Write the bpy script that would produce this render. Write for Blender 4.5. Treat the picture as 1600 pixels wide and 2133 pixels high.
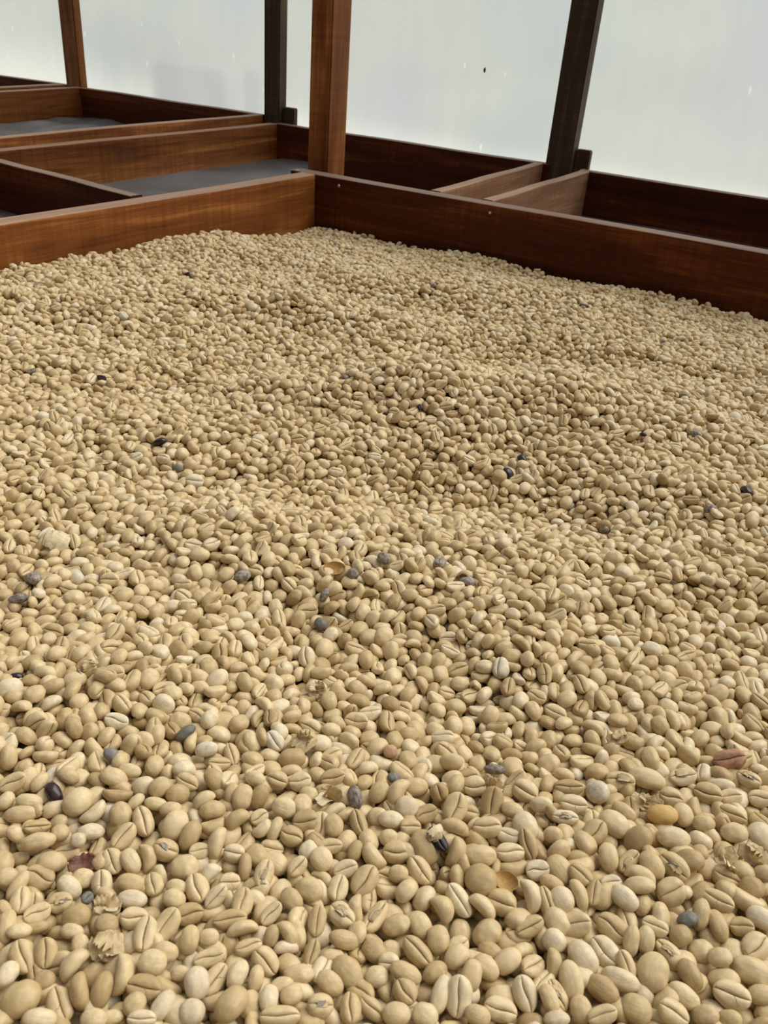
import bpy, bmesh, math, random
import numpy as np
from mathutils import Vector, Matrix, Quaternion, noise

for o in list(bpy.data.objects):
    bpy.data.objects.remove(o, do_unlink=True)
SC = bpy.context.scene
COL = SC.collection
random.seed(11)
U = 0.22            # metres per plan unit
CZ = 1.12           # eye height above the ground

# ------------------------------------------------------------------ camera
cam = bpy.data.cameras.new('camera')
cam.sensor_fit = 'HORIZONTAL'
cam.sensor_width = 36.0
cam.lens = 36.0 * 1756.35 / 1600.0
cam.clip_start = 0.01
cam.dof.use_dof = True
cam.dof.focus_distance = 0.50
cam.dof.aperture_fstop = 42.0
cam_o = bpy.data.objects.new('camera', cam)
COL.objects.link(cam_o)
rot = (Matrix.Rotation(math.radians(-62.28036), 3, 'Z') @ Matrix.Rotation(math.radians(59.67527), 3, 'X')
       @ Matrix.Rotation(math.radians(4.87970), 3, 'Z'))
cam_o.matrix_world = Matrix.Translation((0, 0, CZ)) @ rot.to_4x4()
SC.camera = cam_o

# ------------------------------------------------------------------ sky, sun, exposure
w = bpy.data.worlds.new('overcast_sky')
SC.world = w
w.use_nodes = True
wn = w.node_tree
bg = wn.nodes['Background']
bg.inputs['Color'].default_value = (0.90, 0.95, 1.0, 1)
bg.inputs['Strength'].default_value = 0.42
sun = bpy.data.lights.new('sun', 'SUN')
sun.energy = 3.7
sun.angle = math.radians(58)
sun.color = (1.0, 0.965, 0.90)
sun_o = bpy.data.objects.new('sun', sun)
COL.objects.link(sun_o)
sun_o.rotation_euler = (Vector((0.50, -0.38, 0.76))).to_track_quat('Z', 'Y').to_euler()
sun_o.location = (1, -2, 3)
SC.view_settings.view_transform = 'Standard'
SC.view_settings.look = 'None'
SC.view_settings.gamma = 1.0
SC.view_settings.use_curve_mapping = False
SC.view_settings.exposure = 0.10
SC.cycles.use_denoising = True
SC.cycles.max_bounces = 8
SC.cycles.diffuse_bounces = 4
SC.cycles.sample_clamp_indirect = 6.0


# ------------------------------------------------------------------ helpers
def link(name, me, parent=None, mat=None, label=None, cat=None, group=None, kind=None):
    o = bpy.data.objects.new(name, me)
    COL.objects.link(o)
    if parent is not None:
        o.parent = parent
    if mat is not None and me is not None and not me.materials:
        me.materials.append(mat)
    tag(o, label, cat, group, kind)
    return o


def tag(o, label=None, cat=None, group=None, kind=None):
    if label: o['label'] = label
    if cat: o['category'] = cat
    if group: o['group'] = group
    if kind: o['kind'] = kind


def empty(name, loc, label=None, cat=None, group=None):
    o = bpy.data.objects.new(name, None)
    o.empty_display_size = 0.02
    COL.objects.link(o)
    o.location = loc
    tag(o, label, cat, group)
    return o


def mesh(name, v, f, smooth=False):
    m = bpy.data.meshes.new(name)
    m.from_pydata([tuple(p) for p in v], [], f)
    m.update()
    if smooth:
        m.polygons.foreach_set('use_smooth', [True] * len(m.polygons))
    return m


def nodes(name):
    m = bpy.data.materials.new(name)
    m.use_nodes = True
    nt = m.node_tree
    b = nt.nodes['Principled BSDF']
    return m, nt, b


def N(nt, typ, **kw):
    n = nt.nodes.new(typ)
    for k, v in kw.items():
        if k in n.inputs:
            n.inputs[k].default_value = v
        else:
            setattr(n, k, v)
    return n


def ramp(nt, stops):
    r = nt.nodes.new('ShaderNodeValToRGB')
    e = r.color_ramp.elements
    while len(e) < len(stops):
        e.new(0.5)
    for i, (p, c) in enumerate(stops):
        e[i].position = p
        e[i].color = (*c, 1)
    return r


# ------------------------------------------------------------------ materials
def wood_mat(name, dark, mid, light, rough=0.5, scale=1.0, dust=0.9):
    m, nt, b = nodes(name)
    tc = N(nt, 'ShaderNodeTexCoord')
    oi = N(nt, 'ShaderNodeObjectInfo')
    off = N(nt, 'ShaderNodeVectorMath', operation='SCALE')
    nt.links.new(oi.outputs['Random'], off.inputs['Scale'])
    off.inputs[0].default_value = (17.0, 9.0, 23.0)
    ad = N(nt, 'ShaderNodeVectorMath', operation='ADD')
    nt.links.new(tc.outputs['Object'], ad.inputs[0])
    nt.links.new(off.outputs[0], ad.inputs[1])
    mp = N(nt, 'ShaderNodeMapping')
    mp.inputs['Scale'].default_value = (1.6 * scale, 22 * scale, 22 * scale)
    nt.links.new(ad.outputs[0], mp.inputs['Vector'])
    # broad figure: rings bent by low noise
    n1 = N(nt, 'ShaderNodeTexNoise'); n1.inputs['Scale'].default_value = 1.4; n1.inputs['Detail'].default_value = 4; n1.inputs['Distortion'].default_value = 1.2
    nt.links.new(mp.outputs[0], n1.inputs['Vector'])
    mp2 = N(nt, 'ShaderNodeMapping')
    mp2.inputs['Scale'].default_value = (9 * scale, 330 * scale, 330 * scale)
    nt.links.new(ad.outputs[0], mp2.inputs['Vector'])
    n2 = N(nt, 'ShaderNodeTexNoise'); n2.inputs['Scale'].default_value = 1.0; n2.inputs['Detail'].default_value = 5; n2.inputs['Roughness'].default_value = 0.65
    nt.links.new(mp2.outputs[0], n2.inputs['Vector'])
    mp3 = N(nt, 'ShaderNodeMapping')      # saw marks across the grain
    mp3.inputs['Scale'].default_value = (170 * scale, 6, 6)
    nt.links.new(ad.outputs[0], mp3.inputs['Vector'])
    n3 = N(nt, 'ShaderNodeTexNoise'); n3.inputs['Scale'].default_value = 1.0; n3.inputs['Detail'].default_value = 2
    nt.links.new(mp3.outputs[0], n3.inputs['Vector'])
    a1 = N(nt, 'ShaderNodeMath', operation='MULTIPLY_ADD'); a1.inputs[1].default_value = 0.55
    nt.links.new(n2.outputs['Fac'], a1.inputs[0]); nt.links.new(n1.outputs['Fac'], a1.inputs[2])
    a2 = N(nt, 'ShaderNodeMath', operation='MULTIPLY_ADD'); a2.inputs[1].default_value = 0.22
    nt.links.new(n3.outputs['Fac'], a2.inputs[0]); nt.links.new(a1.outputs[0], a2.inputs[2])
    r = ramp(nt, [(0.58, dark), (0.86, mid), (1.16, light)])
    r.color_ramp.elements[2].position = 1.0
    sc = N(nt, 'ShaderNodeMath', operation='MULTIPLY'); sc.inputs[1].default_value = 0.92
    nt.links.new(a2.outputs[0], sc.inputs[0])
    nt.links.new(sc.outputs[0], r.inputs[0])
    ge = N(nt, 'ShaderNodeNewGeometry')
    sx = N(nt, 'ShaderNodeSeparateXYZ')
    nt.links.new(ge.outputs['Normal'], sx.inputs[0])
    up = N(nt, 'ShaderNodeMapRange'); up.inputs['From Min'].default_value = 0.55; up.inputs['From Max'].default_value = 0.95; up.inputs['To Max'].default_value = dust
    nt.links.new(sx.outputs['Z'], up.inputs[0])
    dm = N(nt, 'ShaderNodeMath', operation='MULTIPLY')
    nt.links.new(up.outputs[0], dm.inputs[0]); nt.links.new(n2.outputs['Fac'], dm.inputs[1])
    dx = N(nt, 'ShaderNodeMix', data_type='RGBA'); dx.inputs[7].default_value = (0.44, 0.34, 0.25, 1)
    nt.links.new(dm.outputs[0], dx.inputs['Factor']); nt.links.new(r.outputs[0], dx.inputs[6])
    nt.links.new(dx.outputs[2], b.inputs['Base Color'])
    b.inputs['Roughness'].default_value = rough
    b.inputs['Specular IOR Level'].default_value = 0.16
    bp = N(nt, 'ShaderNodeBump'); bp.inputs['Strength'].default_value = 0.35; bp.inputs['Distance'].default_value = 0.0008
    nt.links.new(a2.outputs[0], bp.inputs['Height'])
    nt.links.new(bp.outputs[0], b.inputs['Normal'])
    return m


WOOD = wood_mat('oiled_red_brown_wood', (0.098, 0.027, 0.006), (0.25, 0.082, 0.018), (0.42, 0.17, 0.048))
WOOD_SHADED = wood_mat('shaded_red_brown_wood', (0.042, 0.0085, 0.002), (0.090, 0.0195, 0.0038), (0.17, 0.046, 0.010), rough=0.55)  # shade of boards facing away from the film, put into the wood colour
WOOD_POST = wood_mat('brown_post_wood', (0.12, 0.036, 0.009), (0.27, 0.092, 0.022), (0.42, 0.17, 0.048))
WOOD_LIGHT = wood_mat('dusty_pinkish_brown_wood', (0.20, 0.088, 0.042), (0.36, 0.18, 0.095), (0.50, 0.29, 0.17), rough=0.6)
WOOD_GREY = wood_mat('dark_weathered_wood', (0.045, 0.026, 0.014), (0.085, 0.052, 0.029), (0.15, 0.10, 0.062), rough=0.6)


def bean_mat(name, stops, rough=0.45, mott=0.16, spec=0.3, bump=0.25, sss=0.0):
    m, nt, b = nodes(name)
    oi = N(nt, 'ShaderNodeObjectInfo')
    r = ramp(nt, stops)
    nt.links.new(oi.outputs['Random'], r.inputs[0])
    tc = N(nt, 'ShaderNodeTexCoord')
    n1 = N(nt, 'ShaderNodeTexNoise'); n1.inputs['Scale'].default_value = 2.6; n1.inputs['Detail'].default_value = 6; n1.inputs['Roughness'].default_value = 0.62
    nt.links.new(tc.outputs['Object'], n1.inputs['Vector'])
    hv = N(nt, 'ShaderNodeHueSaturation')
    mr = N(nt, 'ShaderNodeMapRange'); mr.inputs['From Min'].default_value = 0.3; mr.inputs['From Max'].default_value = 0.7
    mr.inputs['To Min'].default_value = 1 - mott; mr.inputs['To Max'].default_value = 1 + mott
    nt.links.new(n1.outputs['Fac'], mr.inputs[0])
    nt.links.new(mr.outputs[0], hv.inputs['Value'])
    nt.links.new(r.outputs[0], hv.inputs['Color'])
    nt.links.new(hv.outputs[0], b.inputs['Base Color'])
    b.inputs['Roughness'].default_value = rough
    b.inputs['Specular IOR Level'].default_value = spec
    mp = N(nt, 'ShaderNodeMapping'); mp.inputs['Scale'].default_value = (1.3, 5.5, 5.5)
    lo = N(nt, 'ShaderNodeVectorMath', operation='SCALE'); lo.inputs[0].default_value = (31.0, 17.0, 53.0)
    nt.links.new(oi.outputs['Random'], lo.inputs['Scale'])
    la = N(nt, 'ShaderNodeVectorMath', operation='ADD')
    nt.links.new(tc.outputs['Object'], la.inputs[0]); nt.links.new(lo.outputs[0], la.inputs[1])
    nt.links.new(la.outputs[0], n1.inputs['Vector'])
    nt.links.new(la.outputs[0], mp.inputs['Vector'])
    n2 = N(nt, 'ShaderNodeTexNoise'); n2.inputs['Scale'].default_value = 1.0; n2.inputs['Detail'].default_value = 4
    nt.links.new(mp.outputs[0], n2.inputs['Vector'])
    bp = N(nt, 'ShaderNodeBump'); bp.inputs['Strength'].default_value = bump; bp.inputs['Distance'].default_value = 0.00028
    nt.links.new(n2.outputs['Fac'], bp.inputs['Height'])
    nt.links.new(bp.outputs[0], b.inputs['Normal'])
    if sss:
        b.inputs['Subsurface Weight'].default_value = sss
        b.inputs['Subsurface Radius'].default_value = (0.002, 0.0012, 0.0006)
        b.inputs['Subsurface Scale'].default_value = 1.0
    return m


PARCH = bean_mat('cream_parchment', [(0.0, (0.41, 0.285, 0.133)), (0.14, (0.52, 0.385, 0.195)), (0.5, (0.605, 0.46, 0.252)), (0.82, (0.66, 0.52, 0.30)), (1.0, (0.69, 0.58, 0.395))], rough=0.4, spec=0.32, mott=0.13, bump=0.5)
TAN = bean_mat('tan_parchment', [(0, (0.40, 0.28, 0.14)), (1, (0.46, 0.33, 0.17))])
GOLD = bean_mat('golden_parchment', [(0, (0.58, 0.38, 0.14)), (1, (0.60, 0.40, 0.15))])
PALE = bean_mat('pale_parchment', [(0, (0.68, 0.56, 0.35)), (1, (0.71, 0.60, 0.38))])
CHALK = bean_mat('chalky_white_bean', [(0, (0.64, 0.55, 0.40)), (1, (0.68, 0.60, 0.46))], rough=0.6)
GREYP = bean_mat('greyish_parchment', [(0, (0.56, 0.48, 0.36)), (1, (0.60, 0.51, 0.38))], mott=0.3)
DARK = bean_mat('dark_purple_bean', [(0, (0.022, 0.010, 0.012)), (1, (0.035, 0.016, 0.018))], rough=0.28, spec=0.5, mott=0.4)
GREY = bean_mat('silvery_grey_bean', [(0, (0.20, 0.165, 0.13)), (1, (0.30, 0.255, 0.21))], rough=0.4, mott=0.75, bump=0.8)
BLUE = bean_mat('slate_blue_bean', [(0, (0.155, 0.145, 0.118)), (1, (0.225, 0.215, 0.185))], rough=0.5, mott=0.25)
IVORY = bean_mat('ivory_bean', [(0, (0.60, 0.485, 0.31)), (1, (0.645, 0.53, 0.36))], bump=0.4)
PINK = bean_mat('pinkish_bean', [(0, (0.50, 0.30, 0.17)), (1, (0.50, 0.30, 0.17))])
BROWN = bean_mat('reddish_brown_skin', [(0, (0.14, 0.055, 0.030)), (1, (0.19, 0.080, 0.045))], rough=0.4, mott=0.5, bump=1.0)
WRINK = bean_mat('wrinkled_brown_bean', [(0, (0.36, 0.20, 0.115)), (1, (0.40, 0.22, 0.125))], rough=0.5, mott=0.4, bump=1.0)
LEAF = bean_mat('brown_flake', [(0, (0.13, 0.060, 0.018)), (1, (0.16, 0.07, 0.02))], rough=0.35, mott=0.5)
SEAM = bean_mat('dark_crease', [(0, (0.085, 0.047, 0.02)), (0.5, (0.18, 0.11, 0.05)), (1, (0.38, 0.27, 0.13))], rough=0.8, mott=0.4)
BLACK = bean_mat('black_hollow', [(0, (0.012, 0.009, 0.009)), (1, (0.018, 0.013, 0.012))], rough=0.35, mott=0.5)


def husk_mat(name, col, tr):
    m, nt, b = nodes(name)
    tc = N(nt, 'ShaderNodeTexCoord')
    n1 = N(nt, 'ShaderNodeTexNoise'); n1.inputs['Scale'].default_value = 3.0; n1.inputs['Detail'].default_value = 5
    nt.links.new(tc.outputs['Object'], n1.inputs['Vector'])
    r = ramp(nt, [(0.3, tuple(c * 0.82 for c in col)), (0.7, tuple(min(1, c * 1.1) for c in col))])
    nt.links.new(n1.outputs['Fac'], r.inputs[0])
    nt.links.new(r.outputs[0], b.inputs['Base Color'])
    b.inputs['Roughness'].default_value = 0.42
    t = N(nt, 'ShaderNodeBsdfTranslucent')
    nt.links.new(r.outputs[0], t.inputs['Color'])
    mx = N(nt, 'ShaderNodeMixShader'); mx.inputs[0].default_value = tr
    nt.links.new(b.outputs[0], mx.inputs[1]); nt.links.new(t.outputs[0], mx.inputs[2])
    nt.links.new(mx.outputs[0], nt.nodes['Material Output'].inputs['Surface'])
    return m


HUSK = husk_mat('thin_cream_husk', (0.70, 0.54, 0.29), 0.3)
AMBER = husk_mat('amber_husk', (0.66, 0.43, 0.15), 0.4)
PALEHUSK = husk_mat('bright_cream_husk', (0.82, 0.70, 0.44), 0.25)

# steel nail
NAIL, _nt, _b = nodes('nail_steel')
_b.inputs['Base Color'].default_value = (0.55, 0.5, 0.46, 1); _b.inputs['Metallic'].default_value = 0.6; _b.inputs['Roughness'].default_value = 0.4


def net_mat():
    m, nt, b = nodes('grey_drying_net')
    tc = N(nt, 'ShaderNodeTexCoord')
    ck = N(nt, 'ShaderNodeTexBrick')
    ck.offset = 0.0
    ck.inputs['Scale'].default_value = 420; ck.inputs['Mortar Size'].default_value = 0.012
    ck.inputs['Brick Width'].default_value = 1.0; ck.inputs['Row Height'].default_value = 1.0
    ck.inputs['Mortar Size'].default_value = 0.22
    ck.inputs['Color1'].default_value = (0.035, 0.036, 0.036, 1); ck.inputs['Color2'].default_value = (0.045, 0.045, 0.044, 1)
    ck.inputs['Mortar'].default_value = (0.185, 0.185, 0.19, 1)
    nt.links.new(tc.outputs['Object'], ck.inputs['Vector'])
    n1 = N(nt, 'ShaderNodeTexNoise'); n1.inputs['Scale'].default_value = 6; n1.inputs['Detail'].default_value = 4
    nt.links.new(tc.outputs['Object'], n1.inputs['Vector'])
    mx = N(nt, 'ShaderNodeMix', data_type='RGBA', blend_type='MULTIPLY')
    r = ramp(nt, [(0.36, (0.62, 0.50, 0.42)), (0.52, (0.95, 0.93, 0.92)), (0.66, (1.25, 1.27, 1.32))])
    nt.links.new(n1.outputs['Fac'], r.inputs[0])
    mx.inputs['Factor'].default_value = 1.0
    nt.links.new(ck.outputs['Color'], mx.inputs[6]); nt.links.new(r.outputs[0], mx.inputs[7])
    nt.links.new(mx.outputs[2], b.inputs['Base Color'])
    b.inputs['Roughness'].default_value = 0.42
    return m


NET = net_mat()


def film_mat():
    m, nt, b = nodes('translucent_greenhouse_film')
    nt.nodes.remove(b)
    tc = N(nt, 'ShaderNodeTexCoord')
    # soft clouding of the old film plus faint vertical run marks and pale flecks
    n1 = N(nt, 'ShaderNodeTexNoise'); n1.inputs['Scale'].default_value = 2.3; n1.inputs['Detail'].default_value = 3
    nt.links.new(tc.outputs['Object'], n1.inputs['Vector'])
    r1 = ramp(nt, [(0.32, (0.655, 0.69, 0.695)), (0.5, (0.75, 0.76, 0.71)), (0.68, (0.68, 0.69, 0.735))])
    nt.links.new(n1.outputs['Fac'], r1.inputs[0])
    mp = N(nt, 'ShaderNodeMapping'); mp.inputs['Scale'].default_value = (1, 46, 3.0)
    nt.links.new(tc.outputs['Object'], mp.inputs['Vector'])
    n2 = N(nt, 'ShaderNodeTexNoise'); n2.inputs['Scale'].default_value = 1.0; n2.inputs['Detail'].default_value = 4
    nt.links.new(mp.outputs[0], n2.inputs['Vector'])
    r2 = ramp(nt, [(0.35, (0.975, 0.975, 0.975)), (0.68, (1.0, 1.0, 1.0)), (0.82, (1.04, 1.04, 1.04))])
    nt.links.new(n2.outputs['Fac'], r2.inputs[0])
    m1 = N(nt, 'ShaderNodeMix', data_type='RGBA', blend_type='MULTIPLY'); m1.inputs['Factor'].default_value = 1
    nt.links.new(r1.outputs[0], m1.inputs[6]); nt.links.new(r2.outputs[0], m1.inputs[7])
    mp3 = N(nt, 'ShaderNodeMapping'); mp3.inputs['Scale'].default_value = (1, 26, 10)
    nt.links.new(tc.outputs['Object'], mp3.inputs['Vector'])
    vo = N(nt, 'ShaderNodeTexVoronoi'); vo.inputs['Scale'].default_value = 1.0
    nt.links.new(mp3.outputs[0], vo.inputs['Vector'])
    r3 = ramp(nt, [(0.0, (1.32, 1.30, 1.24)), (0.05, (1.2, 1.2, 1.16)), (0.085, (1, 1, 1))])
    nt.links.new(vo.outputs['Distance'], r3.inputs[0])
    m2 = N(nt, 'ShaderNodeMix', data_type='RGBA', blend_type='MULTIPLY'); m2.inputs['Factor'].default_value = 1
    nt.links.new(m1.outputs[2], m2.inputs[6]); nt.links.new(r3.outputs[0], m2.inputs[7])
    t = N(nt, 'ShaderNodeBsdfTranslucent')
    nt.links.new(m2.outputs[2], t.inputs['Color'])
    rf = N(nt, 'ShaderNodeBsdfRefraction'); rf.inputs['IOR'].default_value = 1.18; rf.inputs['Roughness'].default_value = 0.34
    nt.links.new(m2.outputs[2], rf.inputs['Color'])
    mx = N(nt, 'ShaderNodeMixShader'); mx.inputs[0].default_value = 0.5
    nt.links.new(t.outputs[0], mx.inputs[1]); nt.links.new(rf.outputs[0], mx.inputs[2])
    nt.links.new(mx.outputs[0], nt.nodes['Material Output'].inputs['Surface'])
    return m


FILM = film_mat()


def plain(name, col, rough=0.8, nscale=8, var=0.15):
    m, nt, b = nodes(name)
    tc = N(nt, 'ShaderNodeTexCoord')
    n1 = N(nt, 'ShaderNodeTexNoise'); n1.inputs['Scale'].default_value = nscale; n1.inputs['Detail'].default_value = 5
    nt.links.new(tc.outputs['Object'], n1.inputs['Vector'])
    r = ramp(nt, [(0.3, tuple(c * (1 - var) for c in col)), (0.7, tuple(c * (1 + var) for c in col))])
    nt.links.new(n1.outputs['Fac'], r.inputs[0])
    nt.links.new(r.outputs[0], b.inputs['Base Color'])
    b.inputs['Roughness'].default_value = rough
    return m


# ------------------------------------------------------------------ boards
def P3(x, y, z):
    """plan units below the eye -> metres"""
    return Vector((x * U, y * U, CZ + z * U))


def board(name, a, b, th, z0, z1, parent=None, mat=None, side=1, bow=0.0, seed=0, round_end=False, **kw):
    """a plank on edge running a->b (plan units); th to the given side; own local X along the grain"""
    A, B = P3(a[0], a[1], z0), P3(b[0], b[1], z0)
    d = B - A
    L = d.length
    ang = math.atan2(d.y, d.x)
    H = (z1 - z0) * U
    T = th * U * side
    n = max(6, int(L / 0.06))
    rnd = random.Random(seed or hash(name) % 1000)
    e = 0.0022
    v, f = [], []
    prof = [(0, 0), (0, H - e), (0.12 * e, H - 0.35 * e), (e, H), (abs(T) - e, H), (abs(T) - 0.12 * e, H - 0.35 * e), (abs(T), H - e), (abs(T), 0)]
    k = len(prof)
    ph = rnd.uniform(0, 6)
    for i in range(n + 1):
        t = i / n
        bo = bow * U * math.sin(math.pi * t)
        for (py, pz) in prof:
            wob = 0.0006 * math.sin(ph + t * 11) if pz > H * .5 else 0
            x = t * L
            if round_end and i == n:
                x -= 0.004 if pz >= H - e else 0.0
            v.append((x, (py if side > 0 else -py) + bo + noise.noise((t * L * 9, py * 60 + seed, pz * 20)) * 0.0005, pz + wob))
    for i in range(n):
        for j in range(k - 1):
            q = [i * k + j, i * k + j + 1, (i + 1) * k + j + 1, (i + 1) * k + j]
            f.append(q if side > 0 else q[::-1])
        q = [i * k + k - 1, i * k, (i + 1) * k, (i + 1) * k + k - 1]
        f.append(q if side > 0 else q[::-1])
    f.append(list(range(k)) if side < 0 else list(range(k))[::-1])
    f.append([n * k + j for j in range(k)][::-1] if side < 0 else [n * k + j for j in range(k)])
    m = mesh(name, v, f)
    o = link(name, m, None, mat or WOOD, **kw)
    o.matrix_world = Matrix.Translation(A) @ Matrix.Rotation(ang, 4, 'Z')
    if parent is not None:
        o.parent = parent
        o.matrix_parent_inverse = Matrix.Translation(-parent.location)
    return o


def sheet(name, x0, x1, y0, y1, z, parent, mat=NET, sag=0.002, fold=0.0, seed=1, poly=None):
    """a tray floor of net"""
    c = P3((x0 + x1) / 2, (y0 + y1) / 2, z)
    nx, ny = 40, 40
    v, f = [], []
    for i in range(nx + 1):
        for j in range(ny + 1):
            x = x0 + (x1 - x0) * i / nx; y = y0 + (y1 - y0) * j / ny
            p = P3(x, y, z) - c
            h = noise.noise((x * 1.7 + seed, y * 1.7, 3)) * sag
            h += fold * abs(noise.noise((x * 1.1 + y * 1.6 + seed, y * 2.4 - x, 5)))
            v.append((p.x, p.y, p.z + h - sag))
    for i in range(nx):
        for j in range(ny):
            a = i * (ny + 1) + j
            f.append([a, a + ny + 1, a + ny + 2, a + 1])
    o = link(name, mesh(name, v, f, True), None, mat)
    o.location = c
    if parent is not None:
        o.parent = parent
        o.matrix_parent_inverse = Matrix.Translation(-parent.location)
    return o


def box(name, x0, x1, y0, y1, z0, z1, parent=None, mat=None, bev=0.002, vert=False, **kw):
    """plan-unit box; vert=True turns it so its local X runs up (grain along a post)"""
    a, b = P3(x0, y0, z0), P3(x1, y1, z1)
    c = (a + b) / 2
    d = b - a
    bm = bmesh.new()
    bmesh.ops.create_cube(bm, size=1)
    if vert:
        bmesh.ops.scale(bm, vec=(d.z, d.y, d.x), verts=bm.verts)
    else:
        bmesh.ops.scale(bm, vec=d, verts=bm.verts)
    bmesh.ops.bevel(bm, geom=bm.edges[:], offset=bev, segments=2, affect='EDGES')
    m = bpy.data.meshes.new(name)
    bm.to_mesh(m); bm.free()
    o = link(name, m, None, mat, **kw)
    o.matrix_world = Matrix.Translation(c) @ (Matrix.Rotation(-math.pi / 2, 4, 'Y') if vert else Matrix.Identity(4))
    if parent is not None:
        o.parent = parent
        o.matrix_parent_inverse = Matrix.Translation(-parent.location)
    return o

# ------------------------------------------------------------------ the place: ground, film wall, outdoors
GRD = plain('packed_earth', (0.20, 0.17, 0.13), 0.9, 3)
fl = mesh('floor', [(-2.2, -3, 0), (1.78, -3, 0), (1.78, 4.2, 0), (-2.2, 4.2, 0)], [[0, 1, 2, 3]])
link('floor', fl, None, GRD, kind='structure')
PLANK = wood_mat('dark_wall_boards', (0.03, 0.014, 0.006), (0.06, 0.028, 0.012), (0.10, 0.05, 0.022))
lw = bmesh.new()
bmesh.ops.create_cube(lw, size=1)
bmesh.ops.scale(lw, vec=(0.03, 7.0, 2.7), verts=lw.verts)
lm_ = bpy.data.meshes.new('unseen_wall_left'); lw.to_mesh(lm_); lw.free()
lo_ = link('unseen_wall_left', lm_, None, PLANK, kind='structure'); lo_.location = (-1.1, 0.6, 1.35)  # unseen wall, added to block sky light from that side
OUTG = plain('pale_gravel_yard', (0.86, 0.85, 0.79), 0.9, 1.5, 0.12)
yard = mesh('ground_yard', [(1.78, -14, -0.02), (30, -14, -0.02), (30, 18, -0.02), (1.78, 18, -0.02)], [[0, 1, 2, 3]])
link('ground_yard', yard, None, OUTG, kind='structure')

HILL = plain('green_slope', (0.25, 0.29, 0.28), 0.95, 0.35, 0.35)
hv, hf = [], []
for i in range(61):
    for j in range(13):
        yy = -40 + i * 1.6; xx = 7 + j * 3.0
        hv.append((xx, yy, -0.05 + (j / 12) ** 1.4 * (7 + 3.5 * noise.noise((yy * 0.06, 2, 1))) + 0.35 * j / 12 * noise.noise((yy * .5, xx * .4, 3))))
for i in range(60):
    for j in range(12):
        a = i * 13 + j
        hf.append([a, a + 13, a + 14, a + 1])
link('hill', mesh('hill', hv, hf, True), None, HILL, kind='structure')

# the film: one long sheet with slight ripples, hung outside the posts
FX = 7.74


def film(name, z0, z1, dx, y0=-9.0, y1=16.0, **kw):
    v, f = [], []
    ny, nz = 160, 14
    for i in range(ny + 1):
        for j in range(nz + 1):
            y = y0 + (y1 - y0) * i / ny; z = z0 + (z1 - z0) * j / nz
            p = P3(FX + dx, y, z)
            p.x += 0.0022 * noise.noise((y * 1.5, z * 0.8, 2.0)) + 0.001 * noise.noise((y * 6, z * 1.2, 9))
            v.append(p)
    for i in range(ny):
        for j in range(nz):
            a = i * (nz + 1) + j
            f.append([a, a + nz + 1, a + nz + 2, a + 1])
    return link(name, mesh(name, v, f, True), None, FILM, **kw)


film('wall_right', -5.0, 5.4, 0, kind='structure', label='translucent plastic film wall behind the posts')

# ------------------------------------------------------------------ drying trays
def net(parent, x0, x1, y0, y1, z, **k):
    return sheet('net_floor', x0, x1, y0, y1, z, parent, **k)


# front tray with the beans
front = empty('drying_tray', P3(2.5, 1.0, -1.62), 'large wooden drying tray heaped with cream coffee beans, in front', 'tray')
FB = -1.60
board('side_board', (-1.6, 3.80), (5.335, 3.575), 0.125, FB, -1.0, front, WOOD, seed=3, round_end=True)
board('side_board', (5.325, -2.7), (5.335, 3.80), 0.13, FB, -1.0, front, WOOD_SHADED, side=-1, bow=-0.03, seed=4, label='board on the window side, shade put into its colour')
board('side_board', (-1.6, -2.7), (-1.6, 3.80), 0.13, FB, -1.0, front, WOOD, side=1, seed=5)
board('side_board', (-1.47, -2.7), (5.32, -2.7), 0.13, FB, -1.0, front, WOOD, side=1, seed=6)
net(front, -1.55, 5.36, -2.6, 3.75, FB + 0.02)


def nail(parent, p, nrm):
    bm = bmesh.new()
    bmesh.ops.create_cone(bm, cap_ends=True, segments=10, radius1=0.0024, radius2=0.0018, depth=0.0012)
    m = bpy.data.meshes.new('nail_head'); bm.to_mesh(m); bm.free()
    o = link('nail_head', m, None, NAIL)
    o.matrix_world = Matrix.Translation(p) @ Vector(nrm).to_track_quat('Z', 'Y').to_matrix().to_4x4()
    o.parent = parent
    o.matrix_parent_inverse = Matrix.Translation(-parent.location)


# outer tray behind the front one (empty, L-shaped in plan around the front tray)
outer = empty('drying_tray', P3(6.0, 4.6, -1.36), 'empty wooden drying tray with grey net behind the front tray, around the central post', 'tray', 'empty drying trays')
OB = -1.44
board('side_board', (7.565, 2.64), (7.525, 5.56), 0.10, OB, -1.0, outer, WOOD_SHADED, side=-1, seed=7, label='board below the film, shade put into its colour')
board('side_board', (1.0, 5.35), (7.52, 5.535), 0.10, OB, -1.0, outer, WOOD, side=1, seed=8)
board('side_board', (5.50, 2.66), (7.56, 2.70), 0.085, OB, -1.0, outer, WOOD_LIGHT, side=1, seed=9)
board('divider_board', (3.83, 3.79), (4.0, 5.42), 0.085, OB, -1.0, outer, WOOD_SHADED, side=1, seed=10)
net(outer, 3.95, 5.52, 3.86, 5.45, -1.30, seed=3)
net(outer, 5.52, 7.5, 4.72, 5.45, -1.30, seed=3)
net(outer, 5.86, 7.5, 3.64, 4.78, -1.41, seed=4)
net(outer, 5.50, 5.585, 3.64, 4.78, -1.41, seed=4)
net(outer, 5.585, 5.86, 3.85, 4.78, -1.41, seed=4)
net(outer, 5.52, 7.5, 2.74, 3.64, -1.41, seed=4)
net(outer, 0.9, 3.9, 3.92, 5.35, -1.302, seed=5)

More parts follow.
